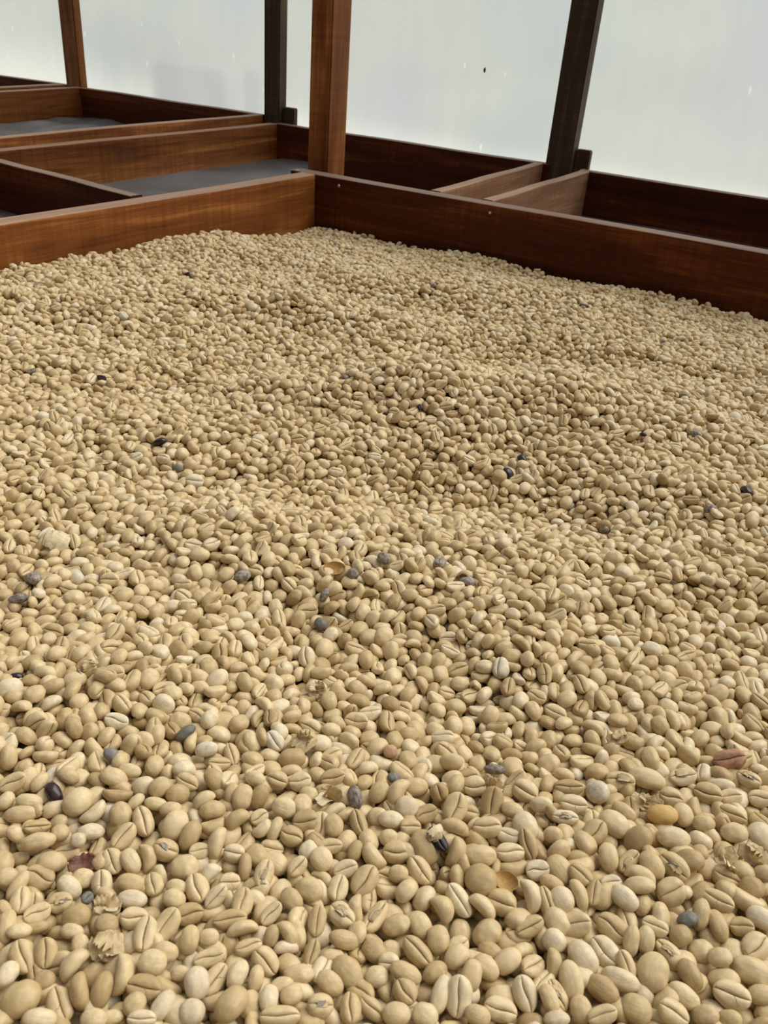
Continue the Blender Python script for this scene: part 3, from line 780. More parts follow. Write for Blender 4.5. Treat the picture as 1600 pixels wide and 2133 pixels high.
# ------------------------------------------------------------------ the beans nearest the viewer, one object each
HERO = "b,14086,22132,85178,898,240,-267,256,945,661;b,14205,21660,85187,977,157,-136,43,848,518;b,15018,20937,85237,753,298,12,-586,903,570;b,15872,19359,85321,809,244,65,-531,1140,713;b,16484,19134,85282,804,214,-143,-536,961,577;b,16277,18174,85171,869,308,-212,-324,900,805;b,16451,17502,85405,924,277,-178,-197,893,752;s,15432,18733,85210,334,835,-358,-251,1169,486;b,16674,16789,85269,887,314,-17,-337,939,751;c,17306,16857,85310,349,-697,623,-65,953,667;b,18008,16068,85288,587,274,22,-761,1007,719;s,17012,15749,85248,878,-400,-61,-256,935,514;b,14393,19773,85108,958,254,-95,-95,1203,1018;b,12991,22133,85002,936,318,-114,95,739,554;b,13423,21342,85057,829,293,-74,-471,1016,554;b,12881,21158,84988,853,317,-136,-393,1229,637;s,14368,18941,85100,424,882,-186,86,1099,549;b,14821,17962,85139,445,232,115,-857,1005,822;b,15550,17867,85223,988,46,-130,-70,742,464;c,15045,17025,85180,187,-484,852,70,1180,771;c,14179,17173,85129,115,-977,5,-178,1114,757;b,15903,17193,85184,823,233,-34,-517,928,510;b,15980,16501,85266,869,250,-94,-417,874,552;b,16853,15197,85223,889,246,-69,-379,1018,694;s,16342,14756,85181,308,882,-351,-72,910,546;b,15545,15920,85178,937,239,-239,93,1223,951;b,15532,15155,85180,941,249,-199,116,1121,717;s,15825,14082,85150,812,-473,-340,-38,1203,579;b,17943,14605,85266,957,107,-214,161,1036,800;b,18369,14110,85230,918,250,-297,82,993,662;b,17907,15114,85205,934,127,-239,233,853,568;b,18518,12998,85165,757,298,-86,-575,1031,797;c,19440,14025,85209,272,-756,586,-111,871,775;c,19956,13267,85135,109,-878,431,-177,923,778;b,18996,14771,85224,736,218,-193,-611,870,580;s,17026,14109,85193,821,-500,-28,-272,1009,596;c,17596,13518,85192,249,-929,215,-173,738,600;s,17259,13146,85175,496,825,-259,72,820,501;c,20916,12290,85064,222,-873,365,-234,1032,737;c,18460,11935,85151,280,-854,411,-151,1062,878;b,18908,10958,85111,409,233,65,-880,923,738;c,19568,10224,85100,183,-438,880,8,1096,632;c,17625,12015,85140,159,-747,644,-50,907,771;b,17521,12710,85135,974,109,-162,114,1004,502;b,19587,12601,85142,841,240,-144,-462,765,622;b,21342,10345,85050,976,29,-199,-83,970,727;b,20397,9827,84846,825,126,-241,-495,852,757;s,18669,8980,85040,132,639,-615,-444,1075,627;b,18437,9682,85061,969,98,-205,94,809,539;c,18079,10576,85083,235,-856,430,-167,946,586;b,17509,11164,85075,956,196,-190,-103,806,627;b,17428,10519,85085,567,182,-11,-804,931,798;c,17606,9578,85033,199,-892,334,-230,924,660;c,16692,11078,85088,190,-966,51,-169,833,614;t,15785,11916,85085,157,-962,-173,-141,1040,693;b,15638,12670,85095,898,252,-185,310,959,479;c,15832,13322,85147,209,-812,533,-113,794,706;c,15226,14452,85128,184,-906,371,-90,750,618;t,14581,15485,85155,218,-811,532,108,968,836;s,13956,15856,85103,487,-172,767,-381,1002,523;b,13562,16206,85110,555,166,28,-815,997,650;c,13214,16765,85088,247,-517,819,22,952,779;w,13743,18393,85006,893,247,63,-371,987,583;w,13167,18439,85111,844,216,-144,-469,566,530;b,12383,19627,85042,870,308,-143,-356,1234,617;c,12820,20215,84977,264,-908,323,34,988,539;b,12209,20665,84901,705,255,125,-650,758,535;b,13121,19357,84921,920,100,11,-378,672,627;b,14394,14402,85147,825,164,-75,-535,1036,864;b,12930,15527,85112,821,270,-9,-504,1099,634;c,13278,14840,85165,150,-426,889,-80,844,675;c,13997,13498,85152,115,-484,867,25,1056,845;s,14719,13458,85146,879,-419,-115,-196,774,516;c,14112,12731,85145,194,-949,59,-243,964,587;c,14817,12698,85140,276,-868,404,-79,768,640;b,13640,14116,85163,819,193,-93,-533,759,506;b,11638,17178,85161,667,267,65,-692,961,626;c,11456,18513,84886,167,-801,570,69,1063,893;b,10722,18682,85147,939,284,-164,101,1083,500;b,10805,19369,84989,861,253,29,-440,760,676;c,12354,16376,85136,293,-385,873,65,926,716;b,12169,17127,85045,857,251,-41,-447,806,678;w,12476,15081,85096,854,148,-48,-495,1038,623;c,10407,18171,85133,149,-931,-322,-89,902,697;t,11059,17003,85135,213,-893,393,-56,821,698;c,10352,17285,85189,164,-959,221,-63,889,687;b,10947,16087,85223,905,182,-182,-338,968,807;d,11278,15016,85291,863,219,36,-453,801,641;c,11944,14432,85255,212,-863,458,1,971,728;c,11660,13659,85407,135,-938,-264,-179,1109,792;c,12325,13376,85246,75,-973,-11,-217,1208,806;c,13150,13142,85021,269,-882,372,-110,1030,742;b,13231,13853,85191,808,227,2,-544,831,624;c,14406,11802,85188,133,-938,-258,-188,1000,750;b,14915,11571,84956,665,304,-15,-682,761,507;b,15497,10491,85063,615,198,-54,-762,929,675;b,16186,10198,85050,729,238,-200,-610,1027,813;c,16811,9378,85012,102,-967,-173,-155,947,732;c,17595,8743,84990,73,-973,45,-214,1219,914;t,16016,8715,85008,143,-655,738,-82,1003,794;s,16505,8374,84949,33,427,-581,-692,1012,506;c,15351,9303,85027,116,-930,-209,-281,1035,621;b,15270,8141,85023,794,325,20,-513,1098,610;t,16606,7698,84963,26,-997,34,-65,1257,670;b,14645,9628,84920,401,128,-55,-905,1063,532;s,14307,9840,85181,573,-197,583,-542,890,485;c,14657,10752,85119,179,-962,64,-198,911,538;c,13658,11722,85247,183,-880,410,-156,1142,652;s,13591,11156,85204,774,-512,168,-332,1091,445;c,13223,10615,85216,69,-931,354,-62,913,556;d,13929,10208,85229,948,99,-267,140,724,483;b,12767,11909,85243,851,283,-162,-412,679,559;b,12334,12355,85301,934,66,-265,230,912,635;b,11601,12725,85302,795,281,-33,-536,860,625;b,11033,12745,85472,841,231,-46,-488,920,767;c,12199,11425,85300,157,-917,347,-116,1014,585;c,11795,10841,85204,183,-974,-9,-130,1072,651;b,12250,10284,85328,980,129,-133,77,921,614;c,13123,9849,85228,350,-596,723,18,1018,783;b,13400,8708,85132,860,80,-107,-492,1010,583;c,14260,8778,85083,95,-962,-152,-207,877,518;b,14481,8208,85081,895,165,-47,-412,676,438;b,14357,7423,85079,602,156,-37,-782,1176,823;b,13722,7710,85119,668,242,-55,-701,966,657;b,15570,7119,84827,645,148,-160,-732,973,689;b,14763,6563,85017,865,71,-72,-492,784,666;b,12668,8472,85280,949,180,-55,-254,756,605;b,12162,8983,85348,956,140,-88,242,825,600;b,12757,8954,85163,908,172,-173,-342,842,536;t,12918,7545,85192,164,-866,472,7,828,753;c,13385,6724,85145,54,-301,952,5,943,679;c,13821,6181,85008,172,-643,746,-14,987,569;c,11872,8355,85405,81,-879,465,-63,1251,626;b,11780,9438,85153,950,109,-165,243,825,675;b,11319,9769,85531,993,39,-74,-78,1181,849;w,10559,10690,85400,859,116,-105,-487,808,734;w,11260,11103,85534,404,180,162,-882,978,790;b,11265,11804,85407,849,239,-107,-458,610,457;w,10251,11574,85339,992,119,-46,15,960,628;c,10328,12433,85389,199,-822,529,-72,1124,787;b,9560,13428,85451,952,86,-215,202,1077,632;s,10245,13314,85413,582,733,11,352,1212,568;s,9199,13916,85457,154,488,-496,-702,1111,556;s,9682,14762,85417,890,-428,-121,-102,1104,533;c,8613,14223,85324,125,-542,824,111,1100,770;c,9485,15846,85378,262,-372,885,102,924,732;c,9042,16389,85309,205,-523,813,152,1075,806;d,8853,15171,85375,863,129,-69,-483,674,599;b,8050,15281,85415,964,149,-119,-185,1244,988;b,8355,16246,85423,978,181,-6,107,824,600;b,9496,17702,85211,339,110,56,-933,1112,595;b,9878,18306,85149,607,230,125,-750,729,405;b,10486,15774,85283,822,160,-93,-538,792,475;b,10264,15140,85332,462,159,89,-868,780,546;b,7935,14288,85522,863,223,38,-451,1003,573;b,9761,12273,85471,974,163,-141,-71,734,661;c,9546,11767,85513,151,-862,479,-67,867,506;b,8756,12917,85604,865,137,-48,-481,789,574;b,9154,12665,85300,886,170,-126,-413,800,437;b,9532,17133,85379,918,126,69,-369,786,471;b,10009,16956,85108,905,187,-96,-370,878,399;b,12463,9721,85274,938,115,-241,221,843,498;b,22493,9295,84938,845,331,-65,-416,1132,738;w,21247,9019,85095,848,199,-134,-472,952,914;c,21407,8241,85103,195,-937,247,-152,946,710;s,21672,9643,85115,788,-524,-238,-218,1259,629;c,22703,8308,85056,419,-412,809,23,732,781;b,23480,7916,84995,985,111,-133,-4,989,643;c,23820,7237,85034,324,-798,448,-238,939,840;c,23370,6265,85141,25,-937,-124,-326,1256,918;c,22305,7392,85124,98,-945,-76,-304,1243,956;s,21350,6973,85157,703,-383,300,-519,1162,604;c,20404,8411,85244,237,-858,453,-50,832,693;b,20311,9210,85210,824,162,-86,-537,1025,653;b,19638,8918,85073,829,294,-166,-447,733,641;b,19987,7548,85116,456,243,-4,-856,1361,998;s,20407,6490,85142,636,699,-195,261,1130,678;c,19240,8375,85057,234,-822,499,-146,992,856;c,22110,5920,85192,57,-828,524,-189,1121,841;b,23417,5404,85197,750,208,-165,-606,909,622;c,24698,5359,85113,300,-651,668,-199,1083,936;b,24355,4538,85195,744,362,-330,-454,919,629;c,25913,3898,85105,114,-830,520,-165,1194,696;c,25078,3422,85218,226,-787,542,-190,1115,776;t,24187,3477,85291,204,-787,547,-200,1045,570;g,26311,2794,85144,795,99,-321,-505,990,951;b,22913,4643,85239,422,292,-25,-858,1217,936;c,22177,4260,85305,371,-316,864,-127,1189,686;b,23083,3581,85335,804,183,-280,-492,741,648;c,24118,2237,85367,64,-958,150,-234,1026,886;b,24890,1700,85357,644,190,-72,-737,1321,944;t,27500,2163,85071,186,-776,554,-235,1212,859;b,28263,1244,85083,760,222,-130,-597,1625,864;t,29303,-38,85067,95,-882,433,-157,1178,768;c,28918,-1162,85118,216,-694,629,-276,1152,902;c,27797,130,85146,277,-717,605,-207,943,794;o,26526,193,85281,816,180,-190,-515,1252,771;b,27045,-523,85240,384,198,17,-902,967,774;b,27049,-1315,85271,806,101,-187,-553,910,670;c,29275,-2025,85113,77,-837,497,-216,900,750;c,28352,-2272,85170,257,-609,675,-327,1123,635;c,29882,-3077,85135,124,-787,558,-233,901,751;t,30697,-2500,85165,65,-632,754,-166,1025,717;b,29715,-1548,85118,776,134,-256,-561,1117,508;b,24635,683,85416,899,-33,-374,-227,1204,972;b,25829,1567,85274,594,171,-223,-754,1060,578;b,25516,-449,85417,804,150,-174,-549,1305,792;t,23525,726,85338,178,-945,122,-245,1039,632;b,23742,-55,85461,433,97,-95,-891,1166,808;b,23209,1444,85442,227,184,-76,-953,1084,722;t,24168,-804,85466,288,-534,754,-252,1212,853;b,24758,-1248,85482,779,50,-274,-561,1087,815;b,27261,-2483,85284,788,127,-228,-558,1043,759;b,27645,-3471,85285,507,225,-75,-828,1229,1040;b,19843,5136,85124,694,107,-88,-706,1227,1140;b,20775,5615,85163,829,307,-155,-440,1263,767;c,21497,4707,85236,141,-857,483,-110,1087,725;c,21381,3539,85183,162,-864,420,-226,891,757;b,21853,2857,85156,507,247,-65,-823,1162,894;c,21872,2078,85440,174,-624,760,-53,969,749;c,19061,7253,85046,237,-581,776,62,1150,796;b,18062,7284,84989,961,104,-226,-123,908,648;b,18509,7856,85018,823,217,-220,-477,748,616;p,18754,5497,85037,316,-516,797,-13,1288,730;s,18109,5868,84983,562,-101,489,-660,1019,637;s,18961,4673,85028,612,-217,443,-618,1110,555;c,19485,4161,85069,186,-709,628,-262,1073,944;s,20194,3382,85171,457,-28,606,-651,1209,648;c,20208,2681,85227,219,-406,886,52,1283,599;b,20637,2342,85248,462,250,-120,-842,946,903;b,21122,2882,85217,704,234,-126,-659,965,526;s,21154,1889,85257,475,-26,546,-690,1126,520;c,21456,1430,85392,22,975,93,201,952,563;c,22272,1032,85288,30,-879,444,-174,792,660;b,21846,442,85423,580,180,-237,-758,1121,733;s,23062,181,85434,660,-330,259,-624,1151,531;b,22553,93,85540,831,72,-173,-523,1134,610;c,23057,-967,85420,96,-918,297,-244,1091,1003;c,23674,-2502,85396,39,-626,742,-239,1216,738;b,22779,-2104,85346,961,-50,-265,60,1111,598;s,24327,-3403,85387,261,606,-693,-291,1309,655;b,24937,-3490,85356,827,116,-238,-496,930,797;b,22711,-2714,85309,315,169,-61,-932,1101,635;c,23144,-3460,85305,96,-791,558,-231,848,678;b,23722,-3973,85479,640,143,-279,-701,1022,724;c,22667,-4043,85242,125,-956,202,-173,1081,915;b,21591,-2440,85021,810,60,-188,-552,913,747;b,21588,-1676,85270,931,98,-184,-298,835,709;t,20864,-1511,85124,124,-542,808,-196,1070,617;c,21469,-824,85262,141,-697,677,-191,926,674;b,20800,-667,85240,915,105,-343,183,912,622;b,20475,-250,85245,933,-5,-346,97,1075,538;c,20654,453,85175,193,-610,744,-192,1176,882;c,19771,417,84991,136,-517,817,-217,1152,905;c,20064,1631,85160,70,-834,471,-279,1177,883;b,19135,2030,85068,590,188,-222,-753,827,785;s,18330,1814,85042,694,640,-111,310,968,525;c,19175,2958,85059,151,-934,273,-177,1090,671;b,18323,4158,84742,958,102,-157,-217,1089,838;c,17928,2340,84993,89,-967,239,7,885,724;b,17608,3125,85010,956,-4,-165,-242,1049,726;b,17735,3771,84819,698,87,-95,-705,902,574;b,16854,4660,84962,962,64,-178,-197,930,687;b,17050,5461,84961,243,115,-128,-955,986,781;c,16284,5855,84963,153,-613,775,-19,1215,729;b,17195,6245,84934,538,242,-20,-807,1001,751;b,16735,6930,84955,910,115,-163,-363,998,666;b,15247,5775,85250,749,194,-9,-634,1095,626;c,14741,5509,85218,173,-553,814,-39,845,769;b,15386,4537,84982,985,26,-146,89,1240,581;p,15593,4006,85110,11,-925,-166,-343,1234,849;b,16420,3926,85135,964,0,-241,112,1025,670;b,17014,3657,85019,620,164,-66,-764,960,680;b,15974,5029,84967,944,199,-104,-242,873,635;b,19079,980,85092,511,194,-86,-833,1219,854;b,19836,-1190,85154,980,-61,-185,48,1286,1045;b,18993,-326,85151,711,232,-238,-619,1273,676;b,18115,1053,85005,286,329,-47,-899,1310,794;b,18393,89,85085,601,90,-248,-755,1182,749;c,16917,2209,84986,316,-369,872,55,1133,782;c,16004,2695,85002,271,-758,584,-103,1074,729;b,14505,4644,85057,785,116,-108,-599,831,718;b,13999,5404,85158,858,135,-106,-484,903,677;b,15427,3236,85017,769,210,-108,-595,836,608;t,17493,1300,84926,183,-453,872,-38,1020,588;b,17441,484,84960,319,286,-22,-903,851,696;b,18318,-1049,85114,729,92,-148,-662,1005,889;c,17470,-173,85215,42,-897,383,-219,992,610;c,18857,-2116,85123,174,-690,701,-50,1004,811;b,19624,-2292,85102,621,243,-151,-730,1102,669;b,19335,-3036,85151,822,6,-274,-500,849,617;b,20369,-2289,85259,421,255,-164,-855,1042,681;b,20975,-3323,85065,803,-34,-184,-566,1047,685;c,20457,-3642,85215,122,-727,646,-198,1183,867;b,21696,-4101,85167,689,187,-183,-676,1378,892;b,21066,-4486,85113,843,71,-195,-496,873,635;b,19687,-3740,85092,794,81,-328,-506,772,541;c,19568,-355,85191,327,-379,863,-67,968,565;b,17113,1462,85130,386,100,-78,-914,930,543;b,21441,-3020,85386,844,-51,-203,-494,814,652;c,15371,6463,85064,188,-804,491,-278,716,636;b,16019,6704,84650,822,173,-89,-536,736,655;w,16668,1039,85056,860,21,-118,-496,838,457;b,25813,-3800,85414,796,86,-323,-505,810,630"
GRP = 'cream coffee beans along the near edge of the heap'
KLAB = {'c': 'cream parchment coffee bean lying crease up among those nearest the viewer',
        'b': 'cream parchment coffee bean lying smooth back up among those nearest the viewer',
        's': 'cream parchment coffee bean lying on its side among those nearest the viewer',
        't': 'cream coffee bean with a torn, gaping parchment crease, near the viewer',
        'w': 'whitish smooth coffee bean among the cream ones nearest the viewer',
        'd': 'darker tan coffee bean among the cream ones nearest the viewer',
        'p': 'pale, flat-faced coffee bean with a thin crease, nearest the viewer',
        'g': 'greyish white round coffee bean, lower right of the heap',
        'o': 'golden yellow coffee bean below a translucent husk flake, right side'}
KMAT = {'w': IVORY, 'd': TAN, 'o': GOLD, 'p': PALE, 'g': GREYP}
hero_pos = []
hero_list = []
landmarks = []
SPEC = """dark|14160,20835,85105,594,202,148,-765,970,560|dark_coffee_bean|glossy dark purple coffee bean sunk among cream beans near the left edge
dark|53646,17234,84955,393,256,-75,-880,841,631|dark_coffee_bean|small dark purple bean in the shaded hollow, with no husk
dark|52431,28017,85837,422,-677,563,-217,661,367|dark_coffee_bean|tiny dark grey curved bean at the shaded foot of the middle ridge
dark|54125,26102,86442,403,-387,829,-26,479,405|dark_coffee_bean|tiny purple bean speck beside the dark grey curved bean, right of it
dark|45510,50918,84960,300,-800,509,-106,784,510|dark_coffee_bean|small blackish bean in the left half of the heap, far back
dark|61509,10614,86045,673,323,-267,-610,513,330|dark_coffee_bean|tiny blackish bean on the far right slope of the heap
wrinkled|31330,-1572,85214,109,-829,474,-277,1384,881|wrinkled_coffee_bean|reddish brown wrinkled coffee bean with a pale crease ridge, near the right edge
pulp|12594,17594,85064,954,161,-18,-251,1069,483|dried_fruit_skin|shrivelled reddish brown scrap of dried fruit skin between cream beans
burst|20600,7306,85101,213,-547,809,6,1139,698|burst_coffee_bean|burst black bean inside torn pale husk, beside a kidney-shaped bean
grey|23367,32815,85083,818,270,-32,-507,838,686|grey_coffee_bean|speckled grey bean without husk, near the left edge, rounder of the two there
grey|21763,32061,85051,883,326,-149,-303,982,491|grey_coffee_bean|grey bean showing inside a broken husk, at the left edge below the speckled one
grey|33057,18967,85622,485,490,45,-722,684,631|grey_coffee_bean|speckled grey bean end just right of the amber husk cup
grey|35072,18179,85895,623,351,-89,-694,808,646|grey_coffee_bean|grey spotted bean tip up the slope from the amber husk cup
grey|29680,23907,85358,922,240,-149,-264,937,625|grey_coffee_bean|grey wrinkled bean left of the amber husk cup
grey|31104,19504,85123,924,127,-359,34,772,437|grey_coffee_bean|grey bean with silvery skin, standing steeply below the amber husk cup
bluegrey|29416,18598,84671,484,374,-35,-790,747,598|bluegrey_coffee_bean|smooth blue-grey bean without husk, half buried in the middle of the heap
grey|53510,3832,85579,772,200,-341,-498,889,603|grey_coffee_bean|lone purplish grey bean on the right slope of the heap
bluegrey|19231,18635,85392,942,238,-185,-144,933,446|bluegrey_coffee_bean|grey-green bean leaning beside a short cracked bean
grey|20547,10996,85087,348,323,-40,-879,959,576|grey_coffee_bean|grey bean with torn silvery skin beside the tulip-shaped split husk
bluegrey|16629,20266,85396,738,255,7,-625,703,507|bluegrey_coffee_bean|dark blue-grey bean peeping out under cream beans on the left
bluegrey|22377,10256,84982,826,217,-18,-519,516,437|bluegrey_coffee_bean|slate blue bean peeping out between two beans, near the pink-tinged bean
bluegrey|22286,-1736,85361,348,147,-149,-914,509,746|bluegrey_coffee_bean|slate blue bean buried on the lower right between cream beans
bluegrey|38023,35996,84589,679,363,-105,-629,653,490|bluegrey_coffee_bean|small slate blue bean next to the chalky white round bean
bluegrey|11682,16369,85145,167,-631,748,119,397,430|bluegrey_coffee_bean|dark grey-green bean down a gap left of the curled husk scrap
grey|25218,6936,84918,825,165,-117,-528,895,407|grey_coffee_bean|half bean with a flat grey cut face and silvery skin below it
chalk|37501,34154,84391,380,-828,398,-111,1218,1090|white_coffee_bean|chalky white round bean, biggest white one in the far left half
chalk|37256,39046,84769,367,-884,148,-250,857,659|white_coffee_bean|small chalky white bean far back on the left
chalk|21166,15436,85097,315,-554,770,-19,983,778|white_coffee_bean|smooth whitish bean leaning steeply beside a torn husk
chalk|19048,17360,85313,870,256,-200,-372,957,638|white_coffee_bean|smooth whitish bean lying level, left of the leaning one
pink|23670,11146,84856,830,334,-136,-425,619,537|pink_coffee_bean|pinkish tan bean, round end up, above the slate blue one
amber|32937,20083,85681,312,-273,908,67,715,1112|empty_husk|translucent amber husk cup standing open towards the viewer
husk|11818,15518,85284,196,-847,494,-8,949,524|empty_husk|cream curled husk scrap with ragged ends lying across two beans
husk|10677,14397,85370,209,-908,359,-56,1216,717|empty_husk|large ragged yellowish husk torn open, lower left of the heap
husk|19932,11832,85112,50,-967,-42,-247,1146,994|empty_husk|split husk opened like a tulip with a pointed tongue
husk|21854,14422,85015,162,-619,765,78,987,905|empty_husk|torn husk with a toothed upper rim beside the whitish leaning bean
husk|25708,-2540,85442,172,-479,851,-133,1131,730|empty_husk|crumpled husk with several upright torn flaps near the right edge
husk|26439,-3279,85397,225,-696,648,-212,1178,626|empty_husk|broad thin husk flake cut off by the right edge of the photo
husk|26936,831,85209,182,-788,572,-138,1294,510|empty_husk|translucent husk flake bridging beans above the golden bean
husk|29854,3006,85097,260,-351,898,-58,471,1070|empty_husk|curled ribbon of husk hooked between two beans
husk|24206,6513,85058,56,-938,-94,-330,632,870|empty_husk|folded husk scrap below the half bean with the grey face
amber|20352,4360,85179,76,-670,722,-156,843,667|empty_husk|brownish cup of empty husk below the fat round bean
leaf|36063,13800,85645,896,309,-269,-172,951,423|seed_skin_flake|curled brown flake of seed skin, like a dead leaf
palehusk|26690,34874,84908,316,-812,490,-25,1533,876|empty_husk|bright cream double-lobed husk lump at the far left of the middle slope
husk|35488,40524,84677,329,-861,379,-83,1563,521|empty_husk|thin flat husk scale far back on the left
husk|19421,24595,85874,427,-578,694,39,863,647|empty_husk|ragged cream husk with split end on the left side of the heap
husk|25065,15898,84888,283,-889,292,-211,893,581|empty_husk|greyish wrinkled husk, paper thin, left of a split bean"""
for line in SPEC.strip().split('\n'):
    kind, rec, nm, lab = line.split('|')
    landmarks.append((kind, [float(v) for v in rec.split(',')], nm, lab))


def place(o, r, sy=1.0, lx=1.0):
    """r: x y z (1e-5 m), quaternion (1e-3), visible length and width (1e-5 m)"""
    q = Quaternion((r[3], r[4], r[5], r[6])); q.normalize()
    o.rotation_mode = 'QUATERNION'
    o.location = (r[0] * 1e-5, r[1] * 1e-5, r[2] * 1e-5)
    o.rotation_quaternion = q


rh = random.Random(77)
for n_, rec in enumerate(HERO.split(';')):
    a = rec.split(',')
    k = a[0]; r = [float(x) for x in a[1:]]
    L, W = r[7] * 1e-5 / 2, r[8] * 1e-5 / 2
    if k == 's':
        i = rh.choice((1, 3, 5, 7, 7)); T = L * 0.76
    elif W / L > .86:
        i = rh.choice((4, 6, 6)); T = None
    else:
        i = rh.choice((0, 1, 2, 3, 5, 8, 9, 4)); T = None
    vb, vd, vf = VAR[i][0], VAR[i][1], VAR[i][2]
    o = link('coffee_bean', bean_mesh(i, KMAT.get(k, PARCH)), None, None, KLAB[k], 'coffee bean', GRP)
    place(o, r)
    if k == 's':
        th = W / ((vd + vf) / 2 * 1.05)
        o.scale = (L, (L * 0.74) / vb * 0.95, th)
    else:
        wy = W / vb
        o.scale = (L, wy, (L + wy) / 2 * rh.uniform(0.92, 1.06))
    hero_pos.append((*o.location, L, max(W, L * .6)))
    c = link('crease', crease_mesh(i), o)
    if k == 't':
        fl_ = link('torn_parchment', FLAP[n_ % 4], o, label='flap of torn husk')
        fl_.location = (rh.uniform(-.2, .2), rh.uniform(-.05, .12), -vf * 0.62)
        fl_.scale = (1.0, 0.75, 0.55)
        h_ = link('exposed_seed', HOLE[n_ % 3], o, label='grey seed showing through the tear')
        h_.location = (rh.uniform(-.25, .25), 0, -vf * 1.13)
        h_.rotation_euler = (math.pi, 0, rh.uniform(-.5, .5))
    hero_list.append((o, k))

# ------------------------------------------------------------------ the odd ones: dark, grey and white beans, empty husks, scraps
MATS = {'dark': DARK, 'grey': GREY, 'bluegrey': BLUE, 'chalk': CHALK, 'pink': PINK, 'wrinkled': WRINK}
for n_, (kind, r, nm, lab) in enumerate(landmarks):
    L, W = r[7] * 1e-5 / 2, r[8] * 1e-5 / 2
    if kind in ('burst', 'pulp', 'wrinkled', 'leaf', 'amber') or (kind == 'grey' and L > .0024):
        up_ = (Vector((0, 0, CZ)) - Vector(r[:3]) * 1e-5).normalized() * (620 if kind == 'burst' else 180)
        r = [r[0] + up_.x, r[1] + up_.y, r[2] + up_.z] + r[3:]
    if kind in MATS:
        i = {'chalk': 6, 'wrinkled': 8, 'dark': 1}.get(kind, 8)
        vb = VAR[i][0]
        o = link(nm, bean_mesh(i, MATS[kind]), None, None, lab, 'coffee bean')
        place(o, r)
        if W > L:
            o.rotation_quaternion = o.rotation_quaternion @ Quaternion((0, 0, 1), math.pi / 2)
            L, W = W, L
        o.scale = (L, W / vb, (L + W / vb) / 2)
        if kind == 'wrinkled':
            c = link('crease', crease_mesh(i), o)
        if kind == 'grey' and n_ % 2 == 0:
            s_ = shell(0.9, vb * 0.98, 0.58, -2.4, -0.9, 0.5, 2.7, 60 + n_, 0.4, 0.03, 12, 12, 0.1); s_.materials.append(PALEHUSK)
            link('silver_skin', s_, o, label='pale torn skin')
    elif kind == 'burst':
        o = link(nm, bean_mesh(5, BLACK), None, None, lab, 'coffee bean')
        place(o, r)
        o.scale = (L * .9, W / .72 * .8, W * .9)
        for q in range(3):
            s_ = shell(0.62, 0.78, 0.62, -1.2 + q * .5, 0.9 + q * .4, 0.8 + q * .25, 1.9 + q * .2, 90 + q, 0.35, 0.05, 14, 10, 0.25); s_.materials.append(HUSK if q else PALEHUSK)
            c = link('torn_husk', s_, o, label='torn pale husk')
            c.location = (-0.55 + q * 0.5, 0.12 * (q - 1), -0.12)
            c.rotation_euler = (0.4 * q, 0.2, 0.5 * q)
    elif kind in ('pulp', 'leaf'):
        s_ = shell(1.0, W / L * 1.25, W / L * 0.9, -1.5, 1.2, 0.35, 2.8, 120 + n_, 0.5, 0.12, 18, 18, 0.35)
        s_.materials.append(BROWN if kind == 'pulp' else LEAF)
        o = link(nm, s_, None, None, lab, 'plant scrap')
        place(o, r)
        o.scale = (L, L, L)
    else:
        mat = {'amber': AMBER, 'palehusk': PALEHUSK}.get(kind, HUSK)
        if W > L:
            turn = Quaternion((0, 0, 1), math.pi / 2)
            L, W = W, L
        else:
            turn = Quaternion()
        cup = kind == 'amber' or (kind == 'husk' and n_ % 2)
        span = 1.25 if kind != 'husk' else 0.75 + 0.35 * ((n_ * 37) % 10) / 10
        jag = 0.10 if kind == 'amber' else 0.55
        s_ = shell(1.0, 0.86, 0.62, -span, span, 0.22 if kind == 'amber' else 0.55, 2.92 if kind == 'amber' else 2.65, 150 + n_, jag, 0.025, 28, 18, 0.04 if kind == 'amber' else 0.45)
        s_.materials.append(mat)
        o = link(nm, s_, None, None, lab, 'husk')
        place(o, r)
        o.rotation_quaternion = o.rotation_quaternion @ turn
        if cup:
            o.rotation_quaternion = o.rotation_quaternion @ Quaternion((1, 0, 0), math.pi)
        o.location = Vector(o.location) + (Vector((0, 0, CZ)) - Vector(o.location)).normalized() * (0.0022 if cup else 0.0008)
        o.scale = (L * 1.08, W / 0.80, W / 0.80)
        if kind == 'husk':
            for q in range(2):
                t_ = shell(0.8, 0.75, 0.55, -0.7, 0.5, 0.6 + .3 * q, 1.9 + .5 * q, 300 + n_ * 3 + q, 0.5, 0.03, 14, 12, 0.6); t_.materials.append(HUSK if q else PALEHUSK)
                f_ = link('torn_flap', t_, o)
                f_.location = (0.25 - .5 * q, 0.18 * (1 - 2 * q), (0.25 if cup else -0.3))
                f_.rotation_euler = (1.0 - 1.9 * q + .3 * (n_ % 3), 0.35 * (1 - 2 * q), 0.5 + n_ % 4)
    hero_pos.append((*o.location, L, max(W, .6 * L)))

# ---- labels that single beans out: beside an odd one, or by their place along an edge of the photo
inv = cam_o.matrix_world.inverted()


def pix(p):
    c = inv @ Vector(p)
    return 800 + 1756.35 * c.x / -c.z, 1066.5 - 1756.35 * c.y / -c.z


